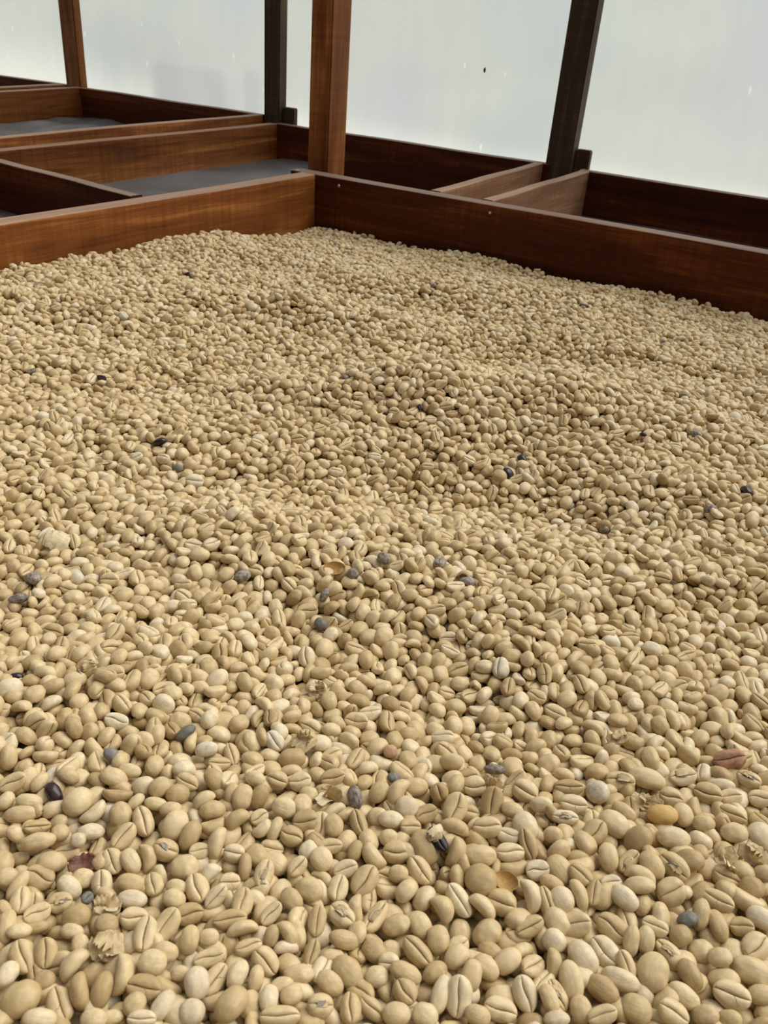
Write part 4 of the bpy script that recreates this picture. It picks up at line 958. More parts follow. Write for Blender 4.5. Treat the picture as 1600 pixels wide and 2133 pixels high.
POSE = {'c': 'crease up', 'b': 'smooth back up', 's': 'on its side', 't': 'torn open', 'w': 'whitish and smooth', 'd': 'darker tan', 'p': 'pale, crease up', 'g': 'greyish white', 'o': 'golden'}
SHORT = {'glossy dark purple coffee bean sunk among cream beans near the left edge': 'glossy dark purple bean',
         'reddish brown wrinkled coffee bean with a pale crease ridge': 'reddish brown wrinkled bean',
         'shrivelled reddish brown scrap of dried fruit skin between cream beans': 'shrivelled fruit skin scrap',
         'burst black bean inside torn pale husk': 'burst black bean',
         'grey bean with torn silvery skin beside the tulip-shaped split husk': 'grey bean with silvery skin',
         'dark blue-grey bean peeping out under cream beans on the left': 'dark blue-grey bean',
         'slate blue bean peeping out between two beans': 'small slate blue bean',
         'slate blue bean buried on the lower right between cream beans': 'buried slate blue bean',
         'dark grey-green bean down a gap left of the curled husk scrap': 'dark grey-green bean',
         'half bean with a flat grey cut face and silvery skin below it': 'half bean with grey face',
         'smooth whitish bean leaning steeply beside a torn husk': 'leaning whitish bean',
         'smooth whitish bean lying level': 'level whitish bean',
         'pinkish tan bean': 'pinkish tan bean',
         'cream curled husk scrap with ragged ends lying across two beans': 'curled husk scrap',
         'large ragged yellowish husk torn open': 'large yellowish husk',
         'split husk opened like a tulip with a pointed tongue': 'tulip-shaped husk',
         'torn husk with a toothed upper rim beside the whitish leaning bean': 'tooth-rimmed husk',
         'crumpled husk with several upright torn flaps near the right edge': 'crumpled flap-winged husk',
         'broad thin husk flake cut off by the right edge of the photo': 'broad edge husk flake',
         'translucent husk flake bridging beans above the golden bean': 'translucent husk flake',
         'curled ribbon of husk hooked between two beans': 'curled husk ribbon',
         'folded husk scrap below the half bean with the grey face': 'folded husk scrap',
         'brownish cup of empty husk below the fat round bean': 'brownish husk cup'}
ONES = ('zero one two three four five six seven eight nine ten eleven twelve thirteen fourteen fifteen sixteen seventeen eighteen nineteen').split()
TENS = 'zero ten twenty thirty forty fifty sixty seventy eighty ninety'.split()


def words(v):
    v = max(0, min(99, int(round(v))))
    return ONES[v] if v < 20 else TENS[v // 10] + ('-' + ONES[v % 10] if v % 10 else '')


taken = set()
hp = [(o, k, pix(o.location)) for o, k in hero_list]
for row, test, key, word in (('along the photo bottom edge', lambda p: p[1] > 2085, lambda p: p[0], 'from the left'),
                             ('along the photo left edge', lambda p: p[0] < 42, lambda p: -p[1], 'up from the bottom'),
                             ('along the photo right edge', lambda p: p[0] > 1556, lambda p: -p[1], 'up from the bottom')):
    ORD = ['first', 'second', 'third', 'fourth', 'fifth', 'sixth', 'seventh', 'eighth', 'ninth', 'tenth', 'eleventh', 'twelfth', 'thirteenth', 'fourteenth',
           'fifteenth', 'sixteenth', 'seventeenth', 'eighteenth', 'nineteenth', 'twentieth']
    sel = sorted([h for h in hp if test(h[2]) and h[0] not in taken], key=lambda h: key(h[2]))
    for n_, (o, k, p) in enumerate(sel[:20]):
        taken.add(o)
        o['label'] = 'cream bean, %s, %s %s' % (POSE[k], ORD[n_] + ' ' + word, row)
for kind, r, nm, lab in landmarks:
    sn = SHORT.get(lab.split(',')[0])
    if not sn: continue
    lp = pix((r[0] * 1e-5, r[1] * 1e-5, r[2] * 1e-5))
    best = {}
    for o, k, p in hp:
        if o in taken: continue
        dx, dy = p[0] - lp[0], p[1] - lp[1]
        d = math.hypot(dx, dy)
        if d > 95: continue
        w_ = ('right of' if dx > 0 else 'left of') if abs(dx) > abs(dy) else ('in front of' if dy > 0 else 'behind')
        if w_ not in best or d < best[w_][0]: best[w_] = (d, o, k)
    for w_, (d, o, k) in best.items():
        taken.add(o)
        o['label'] = 'cream coffee bean, %s, next %s the %s' % (POSE[k], w_, sn)
for o, k, p in hp:
    if o in taken or k in 'go': continue
    o['label'] = 'cream coffee bean, %s, %s percent across and %s percent up the photo' % (POSE[k], words(p[0] / 16), words((2133 - p[1]) / 21.33))

# ------------------------------------------------------------------ all the rest of the heap: too many to count, one object
TILE = '''-581,-989,-86,66,-66,-22 410,-975,-90,11,-99,-8 769,-963,-90,-12,99,-8 -874,-851,-86,-95,-17,8 -402,-893,-90,-97,-24,6 -199,-821,-85,94,-3,-8 -118,-855,-90,84,-54,-3 35,-905,-89,-46,-88,9 211,-904,-89,-35,93,-7 626,-914,-88,76,64,-1 920,-886,-90,51,-85,-6 995,-832,-89,-54,84,-5
-752,-771,-90,-20,97,-8 -667,-717,-88,-13,98,11 -569,-824,-90,-34,-94,7 -413,-776,-89,-28,-96,5 -292,-726,-90,-97,-24,-1 -230,-747,-80,75,-49,-44 -2,-747,-90,85,53,7 175,-827,-89,-96,-27,9 806,-714,-90,26,8,63 983,-752,-90,-100,1,0 -898,-675,-86,93,-26,-11 -422,-601,-89,-3,100,1
-246,-657,-89,66,75,-4 132,-604,-90,-99,8,2 423,-670,-89,15,98,-9 626,-686,-90,99,6,4 -810,-566,-83,15,-96,12 -530,-509,-93,12,15,-70 -337,-478,-89,99,10,-6 81,-530,-90,22,97,8 335,-526,-89,35,93,7 -876,-407,-89,-91,-42,3 -649,-419,-89,32,-94,9 -296,-356,-85,2,99,2
79,-377,-90,-2,-99,-9 162,-444,-89,56,82,-12 366,-408,-82,62,-66,-34 602,-362,-90,-64,76,-5 -858,-311,-91,-58,81,-8 -500,-297,-88,71,-70,6 -285,-284,-86,-3,-99,-9 264,-320,-89,-10,19,37 401,-249,-86,-94,7,1 522,-353,-93,6,23,91 628,-286,-90,-95,31,-3 -927,-237,-90,-8,99,9
-786,-162,-89,40,91,7 -605,-173,-90,-97,24,-6 -525,-173,-89,72,69,8 -450,-228,-89,-82,-57,8 27,-153,-87,75,-62,-14 572,-159,-90,54,84,6 920,-211,-91,-89,45,-6 -948,-66,-90,66,-75,-4 -734,-88,-80,63,59,31 -653,-67,-90,-10,99,-8 -404,-95,-89,-45,89,-9 -319,-137,-91,-26,8,-22
-228,-84,-90,-73,-68,3 -24,-71,-81,44,85,-7 276,-113,-91,-100,-4,-3 506,17,-90,99,0,6 -839,28,-89,59,80,5 -628,21,-90,90,43,1 -535,36,-80,78,-20,-20 -421,60,-89,14,-99,-8 -279,55,-88,-10,99,-8 -195,-4,-91,97,-22,0 26,26,-82,91,31,-21 183,37,-89,98,-19,-1
327,25,-89,95,29,11 500,90,-87,-98,-13,14 599,125,-91,-21,97,-8 744,89,-90,-77,-63,3 896,-1,-89,-51,-86,6 -618,177,-90,69,-72,1 -533,153,-85,93,-22,-2 -423,170,-91,99,-8,2 -47,129,-88,-33,-3,1 44,126,-86,36,-87,-34 279,178,-86,49,-83,-20 608,207,-89,-95,-32,2
683,181,-86,-93,-16,1 901,150,-90,-99,-15,4 -802,317,-89,-72,-69,1 -384,301,-83,71,54,31 -186,340,-80,-83,-11,3 -107,328,-90,-94,-33,7 391,277,-90,-77,-63,6 696,317,-89,66,75,4 932,233,-89,82,58,6 968,305,-86,-96,21,12 -970,357,-88,-98,18,-4 -752,397,-91,23,97,7
-672,418,-90,-59,-80,6 -589,422,-89,-100,2,3 -248,456,-90,-39,92,-7 194,412,-90,0,-100,-9 311,416,-89,99,5,-3 408,429,-84,1,94,33 537,474,-84,-92,-16,2 661,393,-83,24,76,58 755,372,-86,94,-13,-1 -938,520,-89,-95,31,-4 -586,495,-90,21,97,8 -501,515,-89,16,98,-13
-400,466,-91,-29,95,-7 -172,493,-89,-85,52,-1 -34,475,-90,-99,3,-6 313,591,-91,43,90,6 385,500,-87,15,97,-18 633,550,-88,-53,-85,-4 711,537,-90,-59,-81,5 824,505,-84,71,-62,-20 -964,671,-90,-89,44,-1 -876,575,-89,16,-98,9 -565,687,-90,-84,-53,8 -263,632,-91,-90,42,-6
-178,636,-89,-88,-46,7 321,674,-86,-27,8,96 494,624,-86,19,23,-2 681,622,-89,43,-90,-9 783,635,-85,-32,90,-27 -876,767,-81,-76,51,-33 -672,751,-88,-70,-68,15 -529,760,-91,99,-14,1 -375,728,-78,62,-19,-7 -142,716,-89,99,14,-2 -105,786,-90,86,-50,-8 102,714,-82,-70,34,-22
349,732,-80,29,82,49 457,726,-92,-22,4,24 485,809,-91,-1,-100,-8 581,808,-88,95,-32,-5 753,755,-83,-45,-86,-4 868,777,-89,32,4,4 -690,868,-89,65,-75,-5 -367,889,-86,79,54,20 -105,893,-90,73,68,8 122,888,-80,-62,-64,-45 312,871,-90,74,67,9 424,919,-84,7,94,28
497,886,-90,55,83,10 629,871,-91,-8,-99,-8 -141,976,-88,-81,-58,-4 -68,982,-90,62,78,8 405,989,-90,100,0,-3 600,948,-86,55,-77,-24 -938,-983,-71,0,-1,-20 -804,-967,-83,-69,65,17 -99,-942,-84,40,-86,-27 254,-963,-86,-94,-9,7 293,-999,-55,-59,-78,19 857,-998,-71,15,96,2
999,-998,-54,98,5,11 -941,-908,-83,-31,-92,0 -722,-968,-90,28,5,17 -635,-941,-83,34,-8,58 -361,-913,-56,80,-60,1 197,-903,-64,3,-14,-56 271,-831,-72,11,-13,-72 421,-917,-63,-3,-2,95 702,-920,-80,56,76,-32 809,-842,-59,-98,-20,-3 925,-963,-75,-23,55,75 978,-940,-83,-76,26,-14
-894,-749,-74,-13,23,95 -787,-726,-60,-2,91,36 -659,-838,-84,93,-2,3 -369,-713,-84,-15,55,-81 -286,-805,-87,-18,97,11 -163,-755,-89,64,76,9 29,-781,-54,-95,-29,9 206,-737,-85,83,44,12 404,-761,-66,1,13,-40 550,-731,-86,35,9,35 823,-773,-86,-16,37,-87 958,-772,-66,0,-8,94
-690,-652,-62,-98,18,-4 -510,-665,-87,-23,-23,50 -467,-676,-85,-65,69,-26 -324,-658,-81,85,-35,2 -201,-680,-55,-95,31,3 48,-703,-57,-8,-99,14 196,-660,-87,-46,87,-13 281,-658,-66,-2,9,-99 792,-613,-88,-8,99,-8 881,-605,-71,-19,7,19 -800,-511,-71,-22,-64,-51 -675,-577,-83,26,91,-29
-478,-517,-62,70,-65,-29 -3,-524,-92,-18,19,-77 47,-536,-50,-28,89,34 189,-503,-64,3,6,-24 413,-575,-86,24,18,95 483,-544,-84,-79,57,21 612,-513,-90,4,23,8 812,-474,-90,34,-94,9 856,-533,-91,-20,-16,50 -957,-407,-90,-89,45,-7 -856,-466,-60,3,-99,16 -592,-464,-76,8,-9,38
-447,-464,-93,23,2,9 -368,-403,-90,73,-68,-8 -217,-393,-62,-10,97,22 46,-442,-91,-21,-97,7 161,-397,-75,-3,24,96 299,-452,-86,5,-28,23 573,-446,-89,-5,22,31 831,-418,-54,-85,27,-20 906,-413,-66,0,-2,93 -934,-323,-89,-72,69,4 -829,-224,-90,-98,15,2 -671,-241,-64,-96,-28,0
-570,-249,-89,97,-21,-5 -394,-253,-57,73,55,41 -361,-321,-80,82,-48,29 9,-235,-86,85,-51,15 91,-260,-65,5,-7,22 153,-281,-87,-97,14,-6 341,-281,-82,36,-26,-75 476,-308,-83,22,-41,-82 544,-309,-81,-29,-14,-75 610,-302,-54,98,-21,0 759,-340,-88,1,100,-3 976,-270,-79,-79,-13,24
-822,-154,-54,-58,80,4 -546,-151,-53,49,86,3 -385,-175,-93,3,19,44 -340,-225,-70,10,-30,45 -233,-200,-90,-41,-91,3 93,-219,-90,-34,94,-7 156,-168,-83,-48,-81,34 255,-178,-72,-8,99,-4 466,-199,-72,1,-8,70 491,-156,-89,-93,35,0 636,-129,-60,23,-96,-14 786,-199,-88,4,-99,9
913,-122,-57,-67,-66,-7 969,-166,-86,3,29,63 -667,-58,-66,-5,-10,-75 -574,-28,-84,-69,68,-23 -285,-16,-84,3,95,32 -152,-87,-83,83,-52,22 -105,-130,-85,82,50,11 145,-80,-75,6,-23,74 349,-58,-86,-70,-65,23 680,-63,-89,95,30,-1 714,-11,-66,7,1,47 939,-74,-90,99,-11,3
-904,82,-84,22,95,3 -767,56,-47,-34,-92,-20 -699,84,-83,-39,-79,40 -506,78,-90,95,-30,-6 -458,125,-57,-60,78,5 -341,93,-84,33,5,-93 90,70,-88,97,-17,-13 150,115,-90,-94,32,-4 348,86,-45,-63,70,-9 546,90,-55,-72,-62,-11 720,11,-91,-4,-100,-8 895,77,-90,-99,9,3
996,7,-90,-99,9,-4 -963,234,-89,-22,7,73 -904,218,-79,91,-11,38 -770,220,-88,8,-100,-3 -516,204,-90,-26,7,10 -444,204,-58,99,12,-5 -199,159,-86,-94,-29,-7 -128,147,-86,77,55,21 22,193,-90,97,22,-2 452,167,-91,-24,-3,-34 528,154,-68,-8,5,-99 609,158,-52,36,-91,-9
897,144,-63,-1,2,-79 -848,249,-90,-80,60,-3 -715,324,-86,17,92,35 -646,315,-57,90,43,-9 -526,289,-76,30,-6,44 -349,330,-44,-22,-3,-11 -176,289,-82,-33,-87,-37 -83,258,-86,-89,-42,17 78,346,-80,-31,32,89 332,284,-53,100,-1,1 422,308,-70,-1,8,55 597,284,-90,-94,-32,6
879,317,-90,-97,-21,3 -968,444,-89,-80,60,-8 -924,432,-49,-96,-24,13 -626,400,-65,12,-13,66 -511,448,-87,-33,8,-11 -442,336,-83,31,23,-21 -77,461,-71,12,-3,-36 102,416,-83,44,16,24 220,470,-67,0,8,8 314,452,-67,-9,-2,-83 718,423,-70,65,72,-26 919,380,-83,-73,39,-31
-848,503,-89,-5,-99,-9 -803,496,-56,45,-89,-6 -440,558,-91,96,-28,0 -347,552,-90,-89,-44,1 -199,569,-87,35,-3,2 -95,532,-89,-25,96,-8 -16,564,-86,-60,75,-21 396,556,-88,-20,13,42 705,597,-56,99,6,-11 994,506,-80,91,-20,35 -884,704,-80,-6,83,-55 -656,585,-91,-23,0,-81
-516,626,-84,94,-3,-6 -372,621,-86,93,20,10 -298,670,-57,-99,-9,-13 -114,644,-64,-85,-44,-2 -27,685,-84,49,24,36 53,597,-90,-80,-59,7 376,646,-93,-17,-12,80 529,674,-84,6,42,88 625,675,-88,8,-99,-5 751,667,-85,-8,-25,-48 -942,802,-88,-94,-31,-2 -745,764,-88,-62,78,0
-624,757,-85,-2,28,-1 -502,786,-69,-4,-4,-44 -67,710,-89,-17,26,-84 149,756,-64,-3,4,-53 264,719,-85,93,6,11 686,725,-89,28,95,-12 809,717,-90,4,20,-31 919,778,-62,-24,19,-67 989,788,-89,-49,87,-6 -934,882,-90,-15,-22,95 -760,900,-87,-20,-17,-60 -518,934,-79,-79,60,2
-415,880,-85,1,-28,-2 -237,863,-79,-22,-24,37 -168,928,-58,-42,89,4 -103,899,-46,-70,-66,20 204,836,-87,90,38,4 254,916,-86,60,72,29 388,877,-91,25,-2,-45 544,903,-82,33,35,72 580,835,-61,-1,8,-10 -322,953,-86,4,97,24 -228,956,-90,96,26,6 961,977,-91,-62,-78,8
-656,-990,-49,-91,27,-18 -434,-951,-76,-11,76,63 -277,-994,-81,-41,41,-31 346,-940,-83,-26,76,-58 534,-996,-53,9,99,6 684,-998,-66,5,-3,92 -903,-906,-58,-73,-66,9 -668,-906,-49,22,-20,-88 -548,-880,-57,100,6,-4 -464,-873,-56,-85,-46,23 -272,-922,-57,100,1,1 -163,-906,-86,78,-52,-15
-58,-816,-66,-80,-5,24 23,-860,-65,0,2,-100 337,-886,-72,-7,9,12 386,-827,-70,-29,-69,55 496,-926,-76,-8,-10,56 678,-848,-89,98,-16,3 778,-920,-56,95,12,18 954,-848,-55,97,-23,6 -930,-823,-66,9,-20,-91 -794,-790,-71,20,6,-97 -649,-797,-84,-42,-5,-26 -603,-747,-84,-8,53,-84
-470,-823,-84,-92,16,-2 -390,-830,-74,39,-57,67 -186,-765,-53,-41,89,9 -111,-777,-50,90,37,6 97,-811,-92,16,14,-26 147,-723,-78,-95,-10,-29 249,-729,-52,21,13,88 427,-786,-37,7,23,-69 602,-827,-86,25,-10,63 644,-755,-67,8,-1,92 729,-809,-80,-28,-77,56 858,-838,-88,-86,48,-11
-905,-595,-89,-99,-13,5 -778,-646,-58,49,86,-15 -687,-666,-21,88,-48,-5 -590,-689,-80,-94,19,27 -401,-669,-82,4,35,14 -332,-614,-85,-39,6,-4 -136,-636,-57,60,74,11 35,-599,-90,12,99,9 141,-651,-61,9,94,30 334,-590,-55,31,-58,-75 374,-632,-52,-5,-98,-17 509,-671,-69,5,-5,4
590,-649,-69,-3,-2,-63 745,-611,-72,7,-24,-38 895,-682,-58,85,48,4 -899,-529,-58,-97,9,-13 -739,-467,-64,-84,27,25 -607,-542,-83,-94,21,9 -532,-570,-67,-7,-2,98 -445,-541,-54,17,17,14 -267,-579,-83,37,-8,87 -252,-498,-90,-23,-12,82 -71,-561,-57,-83,-55,-4 81,-593,-49,99,6,-5
201,-597,-55,43,89,9 276,-573,-68,-90,-24,33 405,-507,-63,0,-8,-98 516,-594,-69,-3,-8,-99 678,-478,-83,-72,59,-2 815,-573,-51,17,95,-16 835,-503,-57,-9,4,97 956,-578,-84,-31,40,-72 -913,-451,-49,-39,-34,33 -734,-408,-92,19,7,94 -640,-356,-86,12,-37,-90 -571,-379,-85,30,-1,-91
-381,-465,-51,-43,88,-21 -278,-425,-83,96,10,-12 -128,-456,-75,8,19,-10 -73,-397,-67,-3,-6,99 100,-474,-57,100,2,3 192,-450,-32,94,23,-16 238,-463,-85,32,-4,-89 482,-463,-71,1,-9,97 572,-387,-52,-91,-42,6 722,-461,-66,-14,77,24 786,-435,-52,48,-12,-5 901,-467,-74,76,14,-31
-867,-284,-69,3,-8,-82 -788,-284,-72,69,-70,-18 -708,-323,-74,14,-3,58 -575,-303,-80,43,4,-42 -427,-361,-58,99,-8,-4 -232,-305,-59,-63,71,-30 -98,-297,-79,-57,-51,48 28,-256,-48,9,-19,-80 132,-327,-86,32,5,-53 336,-333,-56,22,21,-95 394,-318,-89,36,-93,-9 529,-246,-54,1,-98,-19
638,-361,-43,55,-23,80 712,-319,-72,6,-18,-91 833,-343,-66,4,-97,9 995,-327,-83,-30,-32,87 -954,-161,-54,65,73,16 -886,-135,-69,-16,21,-75 -814,-230,-21,53,-65,-27 -711,-192,-85,25,19,-64 -530,-239,-67,7,6,34 -366,-133,-54,7,-8,-65 -263,-250,-48,-7,60,62 -181,-244,-67,-11,7,-19
-107,-217,-47,-97,23,-8 72,-175,-59,70,72,3 196,-139,-63,49,78,-22 275,-249,-65,-19,98,8 356,-188,-66,-8,-10,-67 702,-181,-86,28,5,81 762,-135,-69,8,-11,99 869,-191,-78,-16,-6,80 -899,5,-74,-19,95,6 -599,-45,-43,-77,-62,4 -534,-5,-32,-83,41,-1 -464,-55,-67,9,-13,73
-301,-58,-85,17,24,-86 -215,-127,-56,82,56,-9 -95,-32,-89,63,77,-11 97,-20,-88,-11,24,-20 164,-24,-57,-6,42,89 272,-40,-66,-3,6,-42 412,-114,-86,-5,99,2 549,-102,-67,4,4,-98 633,-56,-67,3,-22,-96 822,-87,-75,8,-22,-32 940,-42,-68,-5,-6,-94 -930,77,-66,24,-10,-91
-786,43,-26,3,-20,91 -601,41,-46,-50,76,-39 -587,98,-88,-9,98,-7 -293,65,-40,-6,-38,92 -208,80,-46,8,-93,-36 -31,72,-50,-88,-45,-2 67,101,-44,-1,100,-2 146,99,-65,8,6,-86 236,99,-89,-22,-97,-9 409,97,-66,3,0,-60 475,17,-68,-10,5,98 597,4,-84,-19,95,-18
856,59,-53,-72,-69,-8 968,107,-76,-12,-18,67 -922,152,-64,2,-12,99 -752,206,-65,4,6,21 -687,155,-71,18,-8,81 -559,218,-60,-22,26,94 -361,216,-83,56,75,33 -282,172,-54,-95,-1,4 -230,122,-61,-21,93,31 -44,218,-81,-19,79,-49 32,261,-91,-6,-24,-95 202,183,-62,-4,6,94
329,199,-56,-69,70,-12 395,219,-54,76,-50,-36 576,235,-54,80,60,0 691,138,-86,31,-5,45 824,187,-88,-69,-70,15 869,215,-67,-74,-55,21 963,207,-51,-83,-53,9 -916,288,-77,50,-34,-12 -720,268,-82,32,85,41 -617,336,-38,-13,-2,-96 -596,269,-49,78,-49,39 -453,266,-87,98,11,13
-318,322,-85,-26,-20,-80 -200,234,-80,-10,-30,5 -28,316,-93,18,7,98 9,318,-64,-24,15,-32 247,263,-89,26,-10,-65 292,342,-85,92,21,11 462,237,-61,-90,8,12 508,319,-60,-95,27,-4 658,253,-66,-35,-92,16 743,270,-51,93,15,-16 828,276,-58,-65,-71,3 -839,418,-90,-12,23,-59
-780,406,-67,6,0,-74 -665,389,-39,37,-11,-90 -573,469,-48,91,40,6 -361,415,-65,0,0,-63 -283,378,-91,-26,7,-33 -238,442,-59,4,4,-49 -115,412,-44,95,-27,-8 22,394,-85,-1,-28,53 157,386,-56,-42,90,-1 231,382,-74,-10,23,-73 438,390,-58,-59,65,-3 492,398,-90,83,-55,-2
659,451,-45,29,94,-5 790,427,-66,4,-7,63 863,376,-63,-5,3,-83 960,444,-79,8,45,-81 -899,502,-63,1,-10,98 -737,587,-62,7,-98,-12 -647,484,-72,-2,1,72 -510,550,-69,-15,8,79 -396,484,-59,-17,23,92 -313,462,-88,-26,4,93 -242,532,-53,-54,-83,-5 -104,532,-62,10,-11,-96
81,568,-71,-13,12,-86 162,583,-60,-13,-35,92 232,560,-90,-99,-13,5 451,489,-59,-49,-85,15 547,556,-52,15,-99,5 630,523,-65,11,-1,18 752,512,-74,12,12,70 872,537,-87,24,3,97 947,507,-86,-35,-20,52 -978,591,-89,-21,6,-97 -902,640,-87,26,21,21 -782,614,-93,16,15,24
-630,684,-62,-8,-2,97 -496,682,-71,-8,-10,48 -374,662,-60,-94,14,-32 -297,660,-15,60,80,-3 -164,667,-27,77,1,63 -50,609,-63,7,-5,69 100,655,-72,15,3,-21 186,679,-69,7,-14,97 266,641,-55,-42,-89,15 428,585,-51,-17,-97,15 572,610,-93,-5,19,-18 615,611,-54,83,-51,-5
728,698,-45,10,-96,28 921,661,-64,1,-3,-30 -941,742,-74,7,10,2 -774,744,-66,5,10,-99 -579,747,-48,26,-95,2 -535,833,-50,0,-27,-60 -372,807,-90,-21,97,9 -323,752,-57,83,-33,-8 -153,738,-52,22,-95,21 -77,782,-53,-89,-40,13 -30,789,-86,-79,53,-16 211,757,-75,19,48,25
417,775,-63,-94,-15,0 513,787,-56,-98,-3,4 588,737,-50,74,-42,-25 775,753,-36,-5,98,-18 887,721,-85,20,-19,91 966,715,-51,-85,-42,32 -960,852,-58,6,3,-96 -720,941,-52,28,94,19 -587,864,-55,56,-57,-44 -577,960,-39,-18,38,-90 -471,862,-59,61,79,-1 -340,847,-45,16,-94,-14
-150,847,-60,-17,-98,7 -7,944,-68,-3,3,-20 91,832,-79,58,77,4 217,905,-65,-89,17,-31 283,832,-56,-46,-89,4 402,842,-61,22,7,1 481,861,-48,-83,-52,14 692,827,-70,-47,86,-15 792,875,-88,-9,24,89 880,858,-67,2,4,50 -854,960,-89,-42,-90,6 -807,965,-69,-12,11,-99
-707,960,-89,-92,40,2 -282,926,-55,-8,-94,-31 -104,984,-61,-1,8,-79 154,987,-77,-33,-10,-35 639,946,-64,-9,-94,7 777,999,-61,8,1,-72 858,993,-66,12,-11,-99 -702,-986,-42,-1,-33,62 -525,-963,-75,-71,33,20 -358,-997,-63,1,-4,-42 -173,-996,-62,-2,-11,45 -84,-987,-64,-12,-95,-10
425,-991,-66,13,4,13 594,-956,-51,-90,25,-9 736,-950,-25,-92,33,-11 -826,-856,-57,25,-93,-27 -758,-910,-62,-8,-6,-26 -698,-818,-58,-4,-31,-15 -604,-939,-31,-92,7,28 -431,-891,-30,46,-87,-11 -270,-931,-30,-9,-4,-17 -208,-866,-36,-60,-64,8 -26,-933,-64,-6,-1,49 61,-941,-64,-1,13,-3
112,-880,-70,-16,4,97 302,-946,-22,74,-43,33 446,-856,-84,22,52,78 472,-943,-35,-3,9,-73 621,-892,-53,96,-18,10 853,-846,-22,-50,87,4 852,-911,-65,10,9,77 -935,-734,-51,-30,-16,74 -837,-754,-35,50,-83,-19 -700,-733,-57,46,88,9 -554,-800,-66,-8,7,-47 -383,-773,-50,-28,96,-3
-296,-744,-47,-14,94,26 -218,-791,-44,18,-14,-1 -40,-734,-60,74,66,2 74,-795,-43,16,3,81 121,-744,-49,-33,90,23 323,-754,-62,72,69,0 360,-785,-15,74,-61,26 554,-798,-63,-45,-65,23 670,-821,-43,-39,89,9 767,-772,-73,11,-42,-18 883,-779,-61,-14,6,-60 -956,-648,-48,-66,67,-34
-882,-628,-57,-82,-48,12 -751,-607,-34,-2,-99,14 -652,-707,3,-10,8,-12 -588,-708,-47,21,13,96 -445,-614,-59,7,-12,-99 -290,-632,-51,0,18,-30 -124,-711,-36,22,-83,28 -71,-656,-52,-55,82,-10 6,-639,-67,-5,-3,13 123,-673,-45,15,-24,36 353,-694,-75,-36,74,44 427,-665,-43,36,-88,-28
562,-634,-34,3,-4,-60 651,-676,-55,16,27,73 735,-691,-65,-9,-5,95 948,-616,-30,34,-89,-24 959,-670,-79,36,-46,-42 -920,-545,-28,-79,50,-4 -741,-526,-80,-44,82,24 -648,-477,-55,-20,0,98 -593,-602,-63,21,-35,-62 -363,-559,-66,2,-13,-93 -298,-492,-58,-5,-1,100 -141,-540,-55,-79,57,-24
-7,-497,-46,-31,-11,29 63,-452,-24,-53,82,-19 134,-536,-51,34,7,-42 262,-517,-58,-81,-12,36 431,-572,-46,2,15,19 607,-576,-46,26,91,-19 672,-560,-87,92,36,-10 743,-533,-65,8,-3,-97 904,-563,-38,49,-81,27 -931,-345,-51,67,-72,-18 -758,-353,-32,17,82,-41 -698,-405,-52,-50,-83,19
-521,-434,-51,90,-44,-9 -430,-434,-38,98,8,10 -342,-385,-48,45,16,12 -211,-431,-49,13,17,-85 -57,-447,-49,9,30,-81 17,-414,-49,-61,-70,31 247,-424,-18,-37,-83,35 277,-389,-53,-26,95,10 414,-366,-64,38,-83,-39 479,-387,-53,-21,96,3 621,-434,-74,26,39,37 781,-472,3,67,-73,12
851,-467,-12,46,88,-7 -944,-255,-52,-89,41,-9 -877,-259,-18,-73,68,4 -761,-290,-30,74,57,35 -629,-329,-51,-26,-11,-22 -562,-321,-35,18,12,77 -453,-280,-63,3,0,-45 -283,-316,-34,-58,61,-52 -163,-335,-66,3,-10,-55 -47,-311,-52,86,50,11 5,-363,-81,-94,3,33 143,-282,-30,28,-89,-21
258,-321,-44,-6,14,34 414,-289,-60,-5,1,13 544,-274,-25,-27,95,17 683,-266,-53,63,72,-14 828,-266,-64,3,7,-95 873,-329,-57,8,22,70 946,-349,-52,57,82,-2 -986,-137,-19,-88,-29,-19 -880,-202,-52,6,22,-95 -732,-232,-42,3,90,1 -659,-152,-53,-68,-69,17 -590,-222,-54,24,-24,-93
-457,-218,-48,-15,26,73 -257,-189,-43,-40,-80,45 -162,-227,-27,5,-10,-99 -37,-220,-71,-8,-5,71 13,-137,-31,-93,-13,-15 151,-149,-42,-28,-10,40 265,-183,-42,6,-11,-67 413,-141,-57,10,-16,-46 535,-172,-52,-35,-92,-14 635,-191,-56,16,-11,72 824,-196,-43,0,97,-13 909,-188,-43,16,24,67
-971,-67,-6,-93,4,36 -929,-54,-66,1,9,-41 -769,-96,-56,18,-15,-46 -669,-31,-33,-19,3,58 -514,-77,-48,-18,-22,96 -391,-48,-54,-77,-64,-2 -293,-122,-58,-27,24,32 -167,-60,-47,84,49,-24 -50,-6,-78,4,22,91 68,-90,-54,98,-2,2 205,-75,-63,-29,9,-95 288,-107,-55,-4,26,-96
367,-53,-49,-21,-93,1 484,-71,-73,21,-29,-66 672,4,-45,-53,2,79 766,-55,-72,-24,-30,-14 872,-44,-57,51,-26,-54 954,-114,-41,28,32,41 -973,9,-69,-4,41,-83 -810,120,-7,94,-27,9 -635,89,-75,-47,6,87 -514,68,-45,54,-81,0 -409,38,-49,-63,71,-13 -347,38,-72,60,14,-63
-214,1,-45,90,0,-3 -130,21,-69,5,-7,-57 125,38,-56,9,31,-95 219,65,-54,-91,42,-1 295,33,-70,-18,-6,95 394,14,-63,21,6,-68 550,25,-42,-2,-91,29 689,80,-53,-93,36,2 787,20,-59,42,90,-10 934,27,-64,-2,-24,-96 -876,132,-43,29,-17,94 -781,127,-65,14,-2,97
